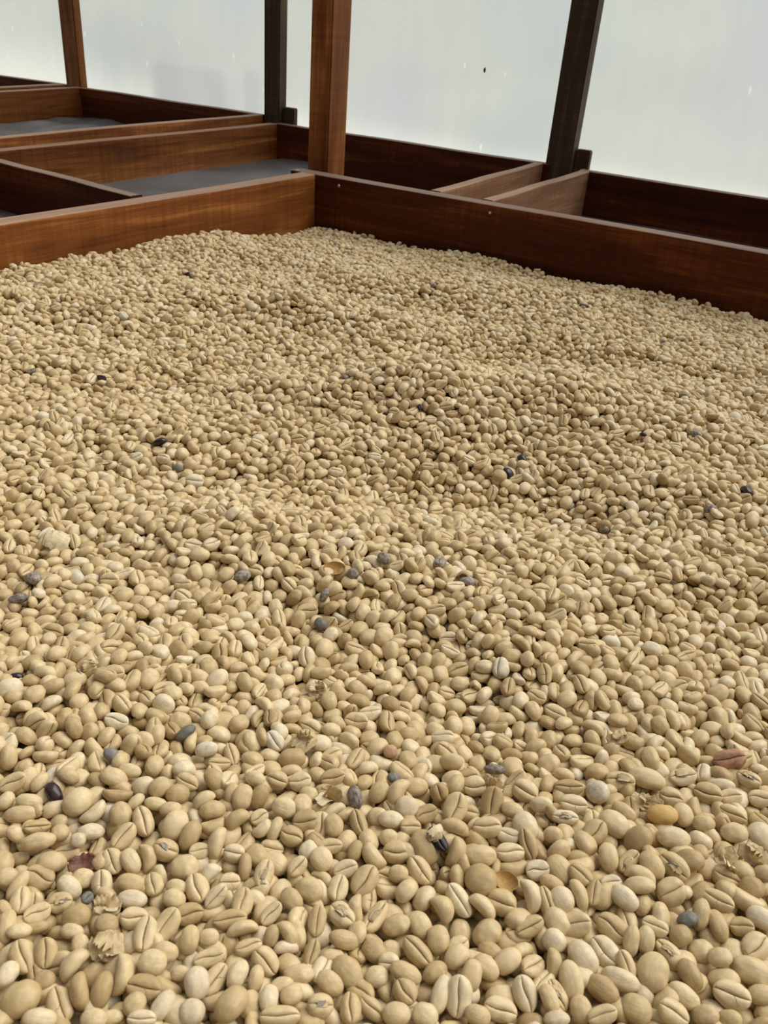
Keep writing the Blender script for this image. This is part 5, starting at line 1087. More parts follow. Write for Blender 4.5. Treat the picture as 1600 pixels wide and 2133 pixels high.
-621,163,-49,-65,-75,11 -541,146,-48,12,19,96 -385,115,-49,89,-2,29 -273,130,-32,22,-3,-95 -166,148,-41,-37,-86,22 -54,158,-45,6,98,-17 36,199,-51,-92,-38,7 117,183,-58,17,3,85 270,226,-39,-74,67,-4 432,190,-37,-82,-32,23 573,187,-22,-18,-4,83 671,173,-29,-73,60,-25
732,188,-44,70,-51,-32 828,182,-27,87,37,30 -869,323,-63,11,5,-17 -793,277,-55,100,-5,-7 -593,311,-5,24,0,44 -524,342,-50,-66,-5,20 -442,277,-59,8,-10,-98 -283,286,-45,-70,-55,6 -225,262,-53,-19,-16,53 -109,327,-61,-7,6,-81 107,268,-59,-82,-56,-11 178,319,-49,0,-90,-44
291,313,-23,95,26,16 438,269,-22,15,-15,-89 513,283,-28,-93,30,-5 635,354,-80,15,90,17 748,308,-52,-34,10,-5 891,303,-60,30,5,72 -873,382,-38,88,-18,17 -770,332,-36,94,14,-17 -725,395,-40,-55,-61,40 -548,386,-83,-23,26,-94 -437,425,-57,44,90,3 -300,391,-37,93,32,-19
-223,365,-47,2,-35,-91 -62,452,-19,70,-66,-26 -7,413,-55,-17,-22,74 139,390,-35,15,-4,-79 262,376,-49,-12,29,-71 375,387,-64,5,-2,-59 501,432,-51,-83,-42,23 582,464,-46,-42,87,5 784,376,-41,11,11,-49 851,448,-37,74,38,-54 -924,575,-46,83,-38,-4 -840,560,-49,-88,-45,7
-731,575,-24,-92,30,17 -715,509,-63,2,-18,-37 -608,539,-51,58,74,-34 -438,542,-45,51,83,-21 -292,594,-68,5,6,-27 -177,484,-46,-2,-99,2 -47,529,-44,40,22,58 106,478,-80,11,-82,55 138,501,-45,-17,-92,33 287,554,-68,-1,2,-26 379,455,-44,-14,15,57 469,509,-40,19,13,96
656,507,-13,11,96,22 721,530,-38,-6,-16,27 998,554,-63,-17,26,78 -964,667,-62,4,-13,39 -847,634,-58,-74,66,11 -742,675,-69,50,79,5 -609,609,-67,-22,11,14 -547,661,-34,-76,-42,-47 -435,630,-72,11,-14,-55 -383,594,-44,12,-20,96 -210,690,-81,-40,13,91 -127,582,-49,-48,4,8
18,658,-60,-72,-58,-21 189,637,-45,43,-11,-22 332,700,-44,-19,-11,8 429,658,-46,-82,40,-17 502,620,-44,18,-12,98 652,668,-48,-69,-69,23 707,619,-14,-62,-72,23 850,614,-64,-7,9,-88 -913,783,-50,0,24,78 -830,805,-36,-90,36,-12 -681,808,-52,12,-97,18 -520,734,-26,-58,-81,0
-415,789,-68,1,-14,98 -286,796,-62,-14,1,-2 -199,792,-64,-11,-10,-7 -97,700,-24,85,45,-24 35,731,-67,8,-8,-45 154,758,-21,7,15,87 281,742,-56,-32,-15,23 407,733,-39,-9,-98,3 500,717,-55,-17,12,5 685,750,-44,-50,68,-52 802,814,-48,30,-66,64 860,734,-18,-87,-29,6
978,813,-59,-15,9,-40 -837,896,-66,-4,9,-9 -777,826,-64,13,-12,-4 -652,884,-71,-16,-4,-95 -517,919,-49,-6,-10,15 -432,856,-35,9,-1,99 -286,848,-30,50,-84,10 -166,902,-21,78,60,19 -68,850,-78,-36,46,-81 21,842,-89,-70,70,-9 191,892,-61,-25,-33,85 330,893,-51,20,3,-13
419,915,-35,-89,32,-3 605,903,-41,19,35,-87 689,911,-42,-23,38,58 771,917,-63,-9,-7,-6 942,910,-67,57,-58,15 -647,966,-57,58,81,0 -580,998,-49,-45,-84,-18 -391,956,-61,23,96,14 318,951,-67,7,-8,96 455,972,-48,-18,-84,-37 551,966,-44,29,94,14 701,974,-79,-41,-38,82
769,943,-12,85,13,14 -848,-970,-36,-45,45,77 -778,-977,-34,-4,98,14 -573,-1000,-20,-88,46,-5 -460,-975,-40,22,-9,-55 6,-991,-28,-55,-81,19 174,-989,-51,-40,14,68 -980,-919,-46,12,3,-94 -875,-913,-41,-13,16,-92 -781,-912,-8,93,-4,31 -704,-909,-17,-7,-17,-30 -520,-827,-36,-1,24,-6
-427,-838,13,-77,-6,8 -323,-864,-78,-9,62,68 -142,-865,-49,70,70,11 -64,-873,-51,-37,93,-1 52,-873,-29,16,-11,98 180,-899,-13,45,84,12 335,-852,-28,77,62,-15 428,-866,-33,-5,11,-3 544,-867,-50,-29,-44,77 618,-869,-37,-21,-12,-19 721,-880,-49,98,15,-5 914,-913,-43,78,57,-16
-822,-689,-5,45,-58,67 -777,-758,-23,3,-5,49 -687,-757,-20,-96,19,4 -502,-749,-62,-2,9,86 -455,-802,-27,72,-66,-15 -303,-794,-51,11,-30,57 -167,-809,-10,7,23,3 -61,-717,-17,38,-82,-37 42,-812,9,-41,-90,13 141,-817,-36,-51,-74,33 278,-800,-36,4,-14,-96 429,-802,2,22,14,9
487,-780,-67,-4,-9,68 574,-726,-37,39,26,73 706,-763,-43,34,55,72 904,-761,-27,-8,-8,-95 -854,-682,-61,-16,15,-92 -791,-555,-6,-76,56,-24 -642,-632,-28,21,45,72 -534,-644,-54,9,-18,-97 -365,-591,-28,19,-13,54 -278,-672,-27,31,-4,12 -196,-600,-73,10,-30,-93 -75,-625,-24,-7,-10,-46
72,-657,-16,-11,92,3 193,-697,-19,26,-4,-67 229,-653,-23,-72,68,-2 446,-703,-41,8,31,-49 495,-595,-16,63,75,19 683,-615,-31,-95,21,16 748,-657,-18,-2,98,-20 828,-643,-48,37,-8,-10 -983,-568,-63,29,-10,74 -933,-575,-19,33,15,-81 -757,-555,-53,-93,14,-1 -666,-553,-45,0,96,-20
-561,-493,-44,14,-18,79 -427,-505,-9,85,-43,-10 -246,-596,-32,-2,19,78 -213,-521,-57,1,21,-65 -85,-493,-20,-91,17,-3 85,-550,-11,-6,97,23 165,-583,-29,18,14,-87 330,-506,-41,-62,66,-18 461,-469,-20,-1,97,18 510,-521,-56,13,12,0 667,-530,-51,64,73,9 739,-541,-27,10,2,-73
951,-526,-51,-4,54,70 -871,-373,-55,-14,14,-90 -805,-415,-45,5,-100,6 -620,-413,-44,5,-48,-80 -551,-411,-19,-2,-3,-82 -459,-390,-28,9,-3,-99 -290,-428,-47,-22,10,36 -135,-417,-24,58,68,-40 -54,-374,-16,-4,-94,34 81,-400,-65,14,-10,87 119,-365,-29,60,-66,-19 331,-420,-32,12,0,-14
404,-435,-57,-8,-5,28 543,-463,-30,99,2,5 686,-401,-50,-85,-46,0 762,-370,-42,67,65,36 823,-365,-17,15,38,81 -852,-304,12,-89,-33,0 -818,-319,-35,-65,-76,-6 -688,-293,-34,-6,-8,-89 -517,-256,-18,-86,46,15 -391,-335,-43,-15,-4,-70 -323,-282,-36,-16,96,-12 -122,-275,-17,11,85,-17
-54,-275,-28,10,-5,-91 39,-332,-59,-12,-8,-99 196,-312,-48,-77,-24,20 263,-384,1,36,-84,13 427,-224,-31,10,99,2 591,-327,-15,-80,-59,-6 629,-258,-21,-46,-79,40 762,-272,-31,89,42,6 918,-269,-59,-14,-46,35 971,-289,-21,-34,-91,-13 -857,-134,-17,37,90,21 -767,-173,-32,-76,40,50
-629,-152,-40,-4,28,-24 -474,-185,-21,0,-33,-78 -458,-147,-82,-60,20,-32 -227,-150,-25,-6,9,48 -156,-167,-47,35,-85,-37 -68,-150,-53,12,14,19 73,-183,-16,-27,-94,-18 210,-227,-46,32,-6,-72 305,-159,-18,30,27,84 372,-131,-33,11,-18,-36 570,-188,-18,74,-61,-25 612,-193,1,-69,-67,15
742,-196,-51,13,8,-82 871,-136,-14,-85,38,-34 972,-209,-37,17,18,86 -838,-43,-67,0,5,-79 -728,-11,-61,9,16,14 -725,-78,-16,-40,-82,36 -460,-102,-31,28,31,15 -411,-33,-27,2,-2,-1 -318,-58,-40,6,-18,-72 -145,-14,-15,-79,47,35 -80,-70,-58,-2,-2,96 52,-69,-36,3,-28,-95
150,-71,-25,-14,-19,97 319,-95,4,9,-91,41 422,-90,-37,-42,-8,-75 544,-40,-51,-21,10,1 695,-77,-15,15,-29,44 713,-71,-37,-73,-61,-28 811,-101,-13,4,48,74 976,-10,-4,-13,-2,-84 -992,68,-40,-47,-1,-68 -839,54,-43,-66,-67,26 -801,-22,-17,-25,-91,-32 -670,52,-42,19,-10,8
-568,102,-10,-96,-7,-10 -454,26,-52,6,-32,2 -305,1,-24,-7,-52,-83 -207,25,-33,-48,3,0 -112,64,-45,-32,-8,-65 42,35,-41,22,92,-33 213,14,-27,-21,-65,73 308,18,-27,6,-6,-26 394,66,-7,-87,-27,20 590,65,-23,88,30,21 618,52,-50,30,91,-5 738,19,-31,-2,14,91
917,68,-26,42,-87,4 994,67,-30,72,-63,-30 -978,197,-30,-88,-30,-38 -835,199,-48,22,-62,-73 -732,115,-27,74,-58,-14 -609,174,-21,-12,3,52 -505,159,-7,85,38,-33 -382,169,-42,79,39,-11 -321,141,2,39,83,-4 -134,206,-39,-23,-78,-55 -46,178,-24,-19,-10,-26 40,143,-12,-16,-62,-75
152,168,-16,84,-51,-17 271,115,-60,4,0,-36 461,120,-30,-38,-88,27 479,180,-12,2,-91,-40 631,233,-19,22,5,-84 763,192,-43,-30,37,-43 918,234,-43,-51,-36,44 958,144,-29,-8,-20,82 -986,275,-55,86,47,0 -876,263,-33,9,2,78 -808,268,-13,-40,-91,7 -639,259,-15,-16,-56,64
-523,280,-34,17,14,-35 -464,331,-17,-76,-48,12 -296,240,-35,43,-15,36 -151,280,-27,-79,55,-11 -69,259,-49,56,-79,-17 118,248,-17,-33,-8,93 180,257,-47,-95,-23,17 237,285,-14,16,-58,-15 375,306,-32,-3,-7,-91 500,216,-32,-50,-71,-34 661,282,-45,3,21,77 764,318,-6,-43,20,-14
941,329,-42,14,21,45 -878,444,-35,-17,14,-87 -787,400,-13,-61,77,11 -745,477,-10,6,22,6 -484,393,-38,-73,-23,-58 -442,459,-27,-1,-11,26 -309,472,-30,8,99,-1 -207,418,-23,-9,-8,-99 -63,354,-37,-19,30,-73 65,439,-28,97,-19,-1 203,443,-26,10,2,90 328,376,-30,-72,53,-24
403,381,-14,94,-24,-23 532,395,-57,39,13,62 601,403,-40,-65,-53,-21 728,446,-34,-20,25,-71 874,489,-41,77,4,-37 999,399,-59,-34,-8,22 -998,552,-47,-15,9,-97 -858,526,-10,-83,54,2 -793,474,-33,-8,5,-96 -694,540,1,-41,-62,3 -549,559,-35,59,-21,-70 -490,600,-28,12,-59,78
-327,530,-67,5,-1,-3 -140,473,-27,11,5,99 4,484,-17,-30,-16,89 20,499,-62,10,1,76 198,520,-46,-14,-33,-93 265,485,-27,62,-72,-11 320,491,-32,-5,28,45 526,502,-23,-8,16,-70 594,485,-7,3,-13,56 746,574,8,24,-90,17 810,549,-44,2,-3,-11 956,519,-33,18,-17,-73
-913,624,-31,3,100,-1 -780,658,-53,-25,-7,72 -676,654,-33,-69,-62,-35 -556,642,-16,38,29,-86 -402,693,-43,27,-35,-38 -269,572,-2,54,81,-21 -223,643,-41,-65,72,16 -92,620,-22,-5,17,94 54,634,-30,-50,-77,-38 129,614,-28,26,-9,-95 341,598,-57,16,-3,96 373,657,-19,-57,-56,-25
570,663,-39,-17,-3,-24 642,681,-17,4,12,99 813,670,-29,-81,12,-47 883,626,-16,61,-74,-26 -960,756,-16,-72,60,-20 -882,792,-3,-80,-53,26 -825,735,-37,-1,-21,94 -678,731,-45,-10,-17,28 -620,689,-7,5,43,86 -438,736,-32,-47,-27,-3 -239,734,-44,-41,86,-4 -156,746,-25,-6,-19,-93
-36,728,-39,15,32,89 84,729,-19,28,-93,20 211,717,-12,-55,-66,24 257,781,-30,11,-18,-68 436,770,-13,-95,-21,23 502,760,-11,52,-78,-19 640,785,-52,-94,-29,-17 702,830,-16,-91,37,19 942,764,-15,-93,-20,25 -921,942,-62,-34,-82,-45 -772,888,-40,-7,-13,-77 -640,917,-30,5,-5,-45
-541,873,-6,96,-28,5 -372,915,-32,-20,19,-96 -245,890,-31,10,25,96 -217,816,-32,8,-20,-96 -7,878,-46,24,74,59 66,879,-62,-7,-1,86 146,842,-45,-34,-87,4 281,857,-28,-4,-9,98 360,888,-14,12,1,75 509,874,-30,-9,21,-63 661,861,-57,15,-9,-95 752,862,-34,-82,45,8
891,881,-16,92,37,11 941,953,-33,50,83,-24 -437,938,-54,-17,-18,96 -81,951,-18,-97,-4,23 86,961,-61,-14,2,99 247,925,-21,-23,11,46 867,932,-49,-70,4,6 -788,-991,-9,25,14,-80 -163,-944,17,5,100,-2 68,-975,-15,-14,-86,-45 150,-977,-18,29,-34,-89 413,-999,-13,-16,97,14
544,-966,-9,-47,-26,-52 720,-985,-11,17,-23,14 830,-949,-19,-84,-37,-9 -985,-831,-22,-24,19,-75 -894,-904,19,87,42,-23 -754,-839,-29,-82,-57,-4 -625,-854,-14,82,1,-54 -532,-907,-21,-88,-43,9 -358,-968,-28,2,-8,-98 -363,-837,-32,-21,20,-83 -191,-942,-41,-25,-11,52 -97,-953,-27,-21,29,46
51,-927,-3,7,-85,-52 125,-912,-21,1,-30,10 258,-883,-32,-51,-82,-21 373,-929,-34,-7,-6,85 530,-894,-18,-15,-44,82 594,-856,0,10,-13,-61 761,-832,-23,-12,99,2 906,-892,-6,92,31,-12 946,-826,-32,-6,7,98 -998,-750,-30,30,65,69 -920,-684,-12,18,12,85 -725,-791,0,4,6,-78
-643,-788,7,-40,80,44 -609,-775,-28,5,96,11 -404,-770,-10,36,-93,1 -242,-792,-9,12,-1,-77 -119,-757,20,-29,94,9 -89,-813,-16,4,1,60 83,-780,9,-8,38,49 197,-819,-57,-35,3,-91 285,-717,-29,19,28,65 489,-797,28,48,-78,-22 501,-820,-15,95,18,16 610,-799,-34,16,-7,-98
739,-745,-13,-37,36,-51 899,-818,14,-68,73,9 -981,-631,-5,47,11,-5 -842,-643,-29,-7,-22,-91 -800,-620,18,-42,-87,-15 -725,-592,-15,-14,11,35 -457,-701,-33,47,87,3 -385,-680,-38,-9,5,-63 -228,-706,-15,16,-43,87 -187,-659,-27,-9,10,-18 -39,-604,4,-28,21,-57 15,-671,-23,-17,-19,94
122,-609,1,-22,88,2 303,-639,-14,-90,42,1 366,-708,-16,-17,92,30 547,-653,3,-4,-19,95 627,-647,1,-85,51,0 796,-609,6,79,10,11 831,-690,-21,-75,41,8 -827,-468,-16,-94,21,-3 -756,-492,-14,-15,33,-14 -677,-526,-15,24,91,-9 -517,-556,-16,-82,57,-1 -395,-491,16,66,-69,6
-337,-508,-24,11,-6,49 -167,-492,-30,-14,21,-85 -79,-541,-18,24,9,-47 -1,-560,-38,30,25,-60 175,-525,-9,9,38,89 291,-544,-27,-62,-69,25 398,-482,-11,-93,24,-17 546,-537,-18,87,-35,-34 619,-503,-30,-5,98,-17 803,-548,-9,41,-80,-37 904,-515,-12,-51,79,-28 973,-520,12,-44,90,2
-977,-418,-31,-42,40,17 -835,-394,-20,3,3,97 -763,-415,0,-5,-90,-29 -688,-380,-30,6,26,52 -501,-464,-7,-61,-58,44 -460,-428,2,20,15,-56 -259,-385,-25,-29,1,29 -184,-385,4,83,47,-21 -121,-353,-10,73,-32,-53 57,-403,-13,-19,18,87 188,-379,-44,-24,-16,-93 363,-360,-7,-4,7,47
428,-390,-18,31,-90,29 513,-422,6,-51,35,-71 676,-435,-18,-75,-60,-3 752,-401,-15,-11,-32,21 917,-427,-26,2,0,38 -985,-309,-17,-47,28,-77 -921,-333,-13,13,-26,84 -784,-330,4,-39,91,-14 -645,-308,-4,-7,16,-17 -524,-291,-1,11,14,-36 -449,-305,-22,-3,-14,38 -366,-336,-6,12,19,95
-179,-301,-13,64,71,28 -90,-328,16,75,-15,-64 70,-303,-16,64,-72,-21 187,-267,-1,-41,87,-24 307,-252,-39,8,-2,39 378,-279,-25,-15,5,90 539,-337,-5,-20,-56,50 672,-238,-21,-30,12,-48 726,-321,0,74,57,32 910,-322,-24,9,1,92 -983,-228,-6,-31,-87,-24 -909,-172,-14,11,1,-92
-725,-167,-9,-79,-16,51 -651,-226,-19,79,-52,-16 -582,-169,-4,-84,17,26 -419,-165,-30,-52,46,-51 -335,-171,-9,-4,-91,20 -131,-187,-8,-32,20,35 -55,-176,-19,23,11,70 82,-238,1,-67,49,24 147,-205,-18,2,62,-69 267,-263,-9,12,-11,-14 486,-118,-28,-16,-32,52 501,-194,-10,89,16,39
671,-157,-27,-25,18,-37 742,-218,-3,-83,-54,-6 826,-176,11,-66,-54,20 987,-134,-3,70,-64,-32 -913,-75,-25,-28,17,-84 -805,-90,-13,-93,20,-31 -604,-98,-4,74,-27,-50 -566,-39,-5,-30,93,-19 -379,-99,-5,-99,16,5 -232,-70,-37,34,-25,-90 -106,-96,-25,1,7,-100 -69,-30,-27,3,16,96
22,-34,-29,6,-59,-78 216,-94,-19,45,14,62 281,-37,-15,16,21,-87 430,-40,-34,-50,14,16 553,-106,-26,4,-3,94 616,-69,-26,13,-9,-56 771,-24,-10,-26,34,-81 926,-26,-17,-1,-100,5 -905,22,-37,0,-17,83 -724,1,-6,45,-85,-13 -641,32,-5,-4,9,-99 -490,-1,-2,-4,26,2
-456,101,-34,17,-4,-37 -275,-31,8,5,54,-32 -184,79,-15,35,11,-2 -40,34,-32,13,-10,86 15,85,-13,-64,76,12 170,79,-18,-43,-90,-1 247,71,-20,7,-18,-82 471,62,-31,83,34,-8 567,75,-9,-35,-21,34 679,63,-6,-86,-47,21 801,99,-53,-53,-13,36 927,70,-1,10,25,70
-931,229,-29,-53,41,-38 -768,193,-23,19,8,23 -682,202,-34,-13,12,73 -417,112,7,11,37,92 -451,184,-9,81,-30,-22 -388,230,-28,-55,-56,-62 -111,151,-31,-35,-32,64 -28,222,-13,-44,-10,-50 48,216,-25,11,8,79 213,153,-20,30,11,53 296,151,-27,-6,10,20 388,151,-20,32,-19,-46
523,150,8,52,-47,-71 641,143,-17,-10,-22,67 749,131,-29,-12,52,-84 881,135,-25,7,-4,-92 -947,339,-50,-18,7,63 -716,280,-35,7,3,-92 -703,252,12,-52,-84,-4 -508,239,-10,20,-4,58 -406,312,-14,-32,-14,45 -353,281,-25,32,37,-79 -218,299,-17,12,-18,-97 -14,272,-22,-59,56,15
60,304,-26,59,-81,1 192,233,-22,14,8,90 293,299,5,9,-14,-46 393,310,6,3,6,86 464,349,-16,1,54,-79 589,330,-64,-12,3,-51 805,253,-29,16,14,-9 854,353,-21,-6,-2,61 997,363,-9,-53,83,17 -993,410,-53,88,-42,-11 -855,423,-3,25,8,45 -792,373,4,19,3,-33
-620,461,-12,-17,86,-44 -585,394,-15,-42,-84,31 -408,386,-34,1,-20,97 -309,426,-4,-5,-7,69 -235,453,2,-41,3,59 -35,403,-6,14,19,73 85,366,2,-38,-92,0 174,351,11,77,-49,-27 290,392,3,51,42,57 448,456,-10,-27,90,29 536,408,-12,-3,1,-74 623,355,-23,77,-53,-22
779,436,3,48,-77,39 911,434,-25,-67,-47,25 953,411,-23,8,83,-39 -972,484,-46,80,50,32 -958,654,-3,-67,72,-19 -795,558,-18,73,-55,-27 -623,551,-18,-30,5,4 -500,508,-36,25,-27,72 -420,548,-6,95,-28,-2 -328,549,-25,12,7,97 -164,530,-28,-19,40,85 11,575,-41,-6,28,59
82,460,4,38,-90,20 232,584,-21,-9,23,-64 301,574,-13,68,68,22 377,538,-28,37,92,12 444,578,-15,5,-15,99 652,431,7,68,-62,-17 790,486,-21,-54,5,-1 896,545,-56,22,20,76 967,473,-4,2,47,-73 -873,686,-17,10,99,-12 -798,656,-16,-18,-21,55 -691,632,-24,41,4,-51
-606,605,15,8,29,-18 -450,658,-22,55,81,16 -291,679,22,18,96,-19 -210,608,-31,-3,-26,97 -37,647,-19,-40,12,-56 70,571,-14,-3,36,85 140,682,-26,11,-31,-94 267,669,-19,89,-43,-5 399,621,-11,-93,-20,12 558,580,-16,-22,-98,0 630,612,-7,-88,5,-9 765,645,-17,-95,-6,29
937,593,-30,-88,7,46 -833,792,12,-72,-66,17 -741,796,-9,37,-32,16 -709,727,-15,-2,-28,-33 -496,734,11,-97,-17,4 -461,789,-24,-25,-8,-10 -267,743,-14,-86,44,-19 -132,828,-29,2,24,-80 10,811,-43,89,-38,-25 71,805,-33,-73,-65,-2 129,824,2,18,14,-97 338,794,-42,-41,-2,-90
378,801,-6,-87,-28,36 561,801,0,13,69,-34 623,768,-30,-4,-9,83 747,768,-2,82,48,0 946,839,-27,-21,19,92 -903,865,-40,-25,24,-55 -776,944,-23,-17,-7,-12 -645,839,-20,-91,36,-3 -568,818,-7,3,-41,60 -398,794,-13,37,16,91 -305,883,-6,-36,0,75 -204,872,12,70,-63,-26
-51,879,-18,71,-18,-28 46,914,-16,58,76,-1 192,820,-33,95,-16,-26 299,820,15,-11,99,11 422,858,-3,65,-59,-28 550,860,-3,-36,53,-64 620,855,-11,-31,91,26 822,877,-23,72,-61,-29 859,940,1,-5,9,-97 -998,993,-25,-30,-1,-44 -859,956,-16,-49,78,38 -757,979,3,-23,-2,-13
-629,994,-2,-12,10,-85 -235,952,-11,-9,-30,91 -209,965,-47,-19,-27,14 -8,978,-16,-78,62,3 214,971,-38,-27,-81,-35 372,959,-21,-76,-7,16 656,980,-26,47,-82,-25 844,990,-27,-3,-5,39 246,-1000,7,21,-25,-93 652,-951,2,-26,-9,-67 811,-988,28,82,-49,25 869,-992,-4,12,-14,-94
-916,-841,-26,-1,8,-66 -857,-848,26,32,65,-69 -819,-874,-3,50,80,-11 -676,-853,9,82,5,-56 -502,-937,6,-97,-20,10 -391,-939,-1,-18,16,86 -325,-907,-11,-27,10,72 -150,-882,-17,5,7,99 -17,-835,-27,2,2,42 -22,-913,-10,3,38,6 110,-868,9,-27,-11,63 226,-945,-21,48,33,9
423,-920,3,1,3,30 478,-987,9,8,20,83 571,-780,13,83,-19,11 775,-885,-14,0,-32,95 812,-810,13,-6,-100,-4 982,-902,-17,-76,-60,-23 -898,-752,9,-70,64,31 -814,-803,5,-75,33,-19 -592,-843,-13,39,26,88 -520,-757,-20,-1,-20,-31 -364,-704,10,-68,-72,-1 -342,-764,2,-23,67,-53
-190,-736,9,-2,37,-26 -10,-753,-25,1,-12,-96 69,-724,-4,14,-74,-64 195,-780,-29,-39,-1,3 267,-812,3,1,-10,-70 441,-724,15,55,-84,-4 513,-718,-24,76,-65,-5 633,-748,-13,-33,13,-32 815,-744,-28,-43,-80,40 968,-857,15,-12,-19,73 971,-757,5,12,-2,-77 -996,-610,-23,-80,38,26
-867,-612,-8,-5,-26,-86 -743,-688,1,-69,56,-10 -679,-646,28,95,-9,20 -494,-657,-5,-62,77,15 -412,-641,-7,-10,-16,6 -311,-631,10,91,33,6 -117,-669,-2,47,77,43 -43,-729,29,8,-68,70 -9,-685,23,-61,69,-1 227,-744,18,-94,-33,6 264,-662,8,1,-2,100 374,-632,0,-88,-21,37
476,-650,12,-21,65,-37 676,-701,5,35,-56,72 689,-626,15,-44,-82,27 947,-687,-13,-65,66,-4 -860,-531,0,61,-72,-8 -830,-509,23,-68,-68,25 -616,-470,10,85,28,9 -594,-528,-27,9,-51,71 -425,-588,-5,-49,19,65 -289,-558,-25,27,-44,-83 -163,-550,1,-89,8,15 17,-505,5,-21,2,-18
127,-453,-13,24,-42,-58 221,-477,5,13,-26,90 316,-558,7,-85,-33,36 367,-551,-10,22,36,53 602,-497,-1,-13,9,21 658,-546,2,20,-93,-30 733,-571,6,2,-27,71 860,-556,-2,19,-28,-70 954,-598,10,-13,-10,-29 -982,-466,-22,-52,-23,-76 -905,-467,11,24,-97,-5 -719,-459,-4,39,32,74
-658,-445,5,15,-40,-71 -592,-384,3,6,-18,-74 -406,-400,5,34,29,61 -359,-418,4,48,-18,82 -262,-473,-18,-12,14,-88 -28,-438,-5,9,27,-69 1,-328,-6,-98,8,-20 188,-357,5,93,32,-15 284,-467,-1,34,27,80 445,-338,-2,4,-35,-33 493,-393,2,-61,-52,34 591,-416,-13,-27,-93,23
689,-465,-7,26,-3,72 896,-359,4,40,27,-81 991,-432,0,-75,57,-26 -933,-392,-10,12,-80,32 -872,-385,15,-14,4,99 -714,-261,18,27,32,36 -609,-243,-1,-18,5,-54 -516,-340,8,29,-53,68 -453,-321,28,53,81,24 -317,-306,17,-34,-90,24 -252,-313,4,-38,-1,-92 -56,-327,19,-28,46,-57
2,-263,17,-4,-99,-9 98,-348,13,-12,0,58 305,-326,0,-56,-46,21 407,-268,10,-15,20,-4 472,-309,-16,-57,67,-29 599,-357,10,8,-1,-69 663,-344,-1,-34,27,-59 831,-318,-4,-19,35,57 976,-346,-4,14,-96,-17 -927,-260,-3,1,-35,39 -763,-238,-5,-43,-26,-45 -699,-163,4,-25,56,-53
-500,-132,11,13,37,-89 -420,-224,2,19,18,-29 -309,-239,-12,-12,-14,1 -185,-135,0,-23,-4,-76 -158,-75,9,-7,-25,-94 4,-198,-15,50,-56,-59 244,-172,7,51,80,20 334,-165,14,16,32,46 376,-207,-17,-2,-16,3 467,-225,20,21,92,29 796,-261,13,42,-89,17 789,-145,-29,0,29,46
875,-267,-9,-76,-6,-7 -869,-51,-14,30,33,72 -837,49,5,4,-15,-3 -676,-75,6,12,-1,-53 -543,-107,-12,-89,10,-13 -488,-68,5,-35,7,10 -298,-120,-7,-10,19,-65 -258,-108,18,25,5,96 -41,-98,9,-86,-34,38 105,-121,-5,-34,81,47 258,116,14,-21,-18,26 378,-15,4,-47,-42,45
605,-133,14,-41,5,10 522,-36,-11,-8,9,99 730,-115,-12,57,22,24 820,-32,-17,62,-6,72 877,-73,14,96,-8,25 -964,132,-34,24,-43,37 -714,82,5,-13,15,-45 -660,119,-22,35,-35,14 -469,68,-6,-17,-19,94 -382,50,-9,-6,6,-36 -224,137,7,13,10,31 -249,48,16,55,82,-11
-112,107,3,32,-12,-34 6,25,11,-55,-80,-22 95,67,-16,-3,-6,87 315,85,-6,-49,63,3 440,7,-10,8,-84,54 424,58,20,39,-87,-29 754,64,3,90,-38,0 837,47,-30,7,6,-83 799,111,5,-5,15,0 995,51,23,90,33,-13 -898,92,5,0,-88,-46 -709,167,2,25,-4,-78
-629,189,11,-9,12,99 -534,64,8,28,-14,-7 -422,202,-12,-49,13,-45 -357,200,2,-27,23,-92 -223,205,-9,-32,94,4 -62,105,-6,-19,91,-4 80,185,10,-30,16,-69 153,183,14,-12,10,-91 347,122,20,-69,10,-14 462,138,19,26,-13,-87 527,107,12,-23,76,-49 702,210,14,-10,-99,10
803,191,6,57,71,30 904,202,9,20,96,18 -980,327,-7,-15,-6,-22 -879,315,-3,-29,-16,-28 -778,284,5,15,6,87 -595,285,41,-83,-50,2 -551,224,12,26,-21,-63 -447,272,4,38,-45,-1 -277,361,7,-75,-38,28 -92,320,-2,26,1,-36 -79,236,5,8,-32,-35 56,286,4,-6,0,-56
145,303,2,38,-62,35 326,211,-7,67,-57,-21 541,275,2,19,3,-40 588,304,-18,35,-8,-42 677,321,-4,-45,-11,38 720,278,-8,-9,-1,99 875,276,-2,100,0,-7 976,229,-6,-67,72,18 -937,390,-8,-62,-78,5 -856,193,-3,-7,-5,58 -721,367,3,38,6,85 -686,438,-25,19,-57,-56
-526,413,-26,46,-44,-51 -410,440,7,20,-22,95 -381,386,7,19,30,3 -137,373,-18,33,-11,6 -133,438,5,1,-25,97 36,371,-36,-32,29,-89 237,371,-7,33,-7,-86 367,481,6,98,5,-16 464,408,8,-76,-55,-1 481,529,19,-39,88,-22 700,369,-30,4,94,33 716,464,10,-7,-5,30
898,358,6,13,18,58 -866,376,22,-12,-30,93 -751,541,11,46,-70,-55 -655,497,-7,69,-56,25 -489,461,13,68,72,-3 -356,487,-6,-19,32,89 -247,510,-8,-54,3,15 -195,556,15,90,-30,31 -132,598,5,0,-21,44 59,518,-31,-15,17,-88 147,538,-20,15,-25,-95 247,514,5,14,11,97
379,555,4,10,-10,-24 569,570,8,7,1,63 808,610,17,-21,-11,4 816,595,-6,53,80,-16 885,536,-12,0,-5,96 -865,614,-7,25,1,60 -763,746,6,27,-12,-59 -634,627,-7,-3,30,-24 -479,660,-3,-10,-19,76 -352,675,14,-24,-66,7 -347,601,-1,-5,33,80 -211,655,6,-6,-4,-47
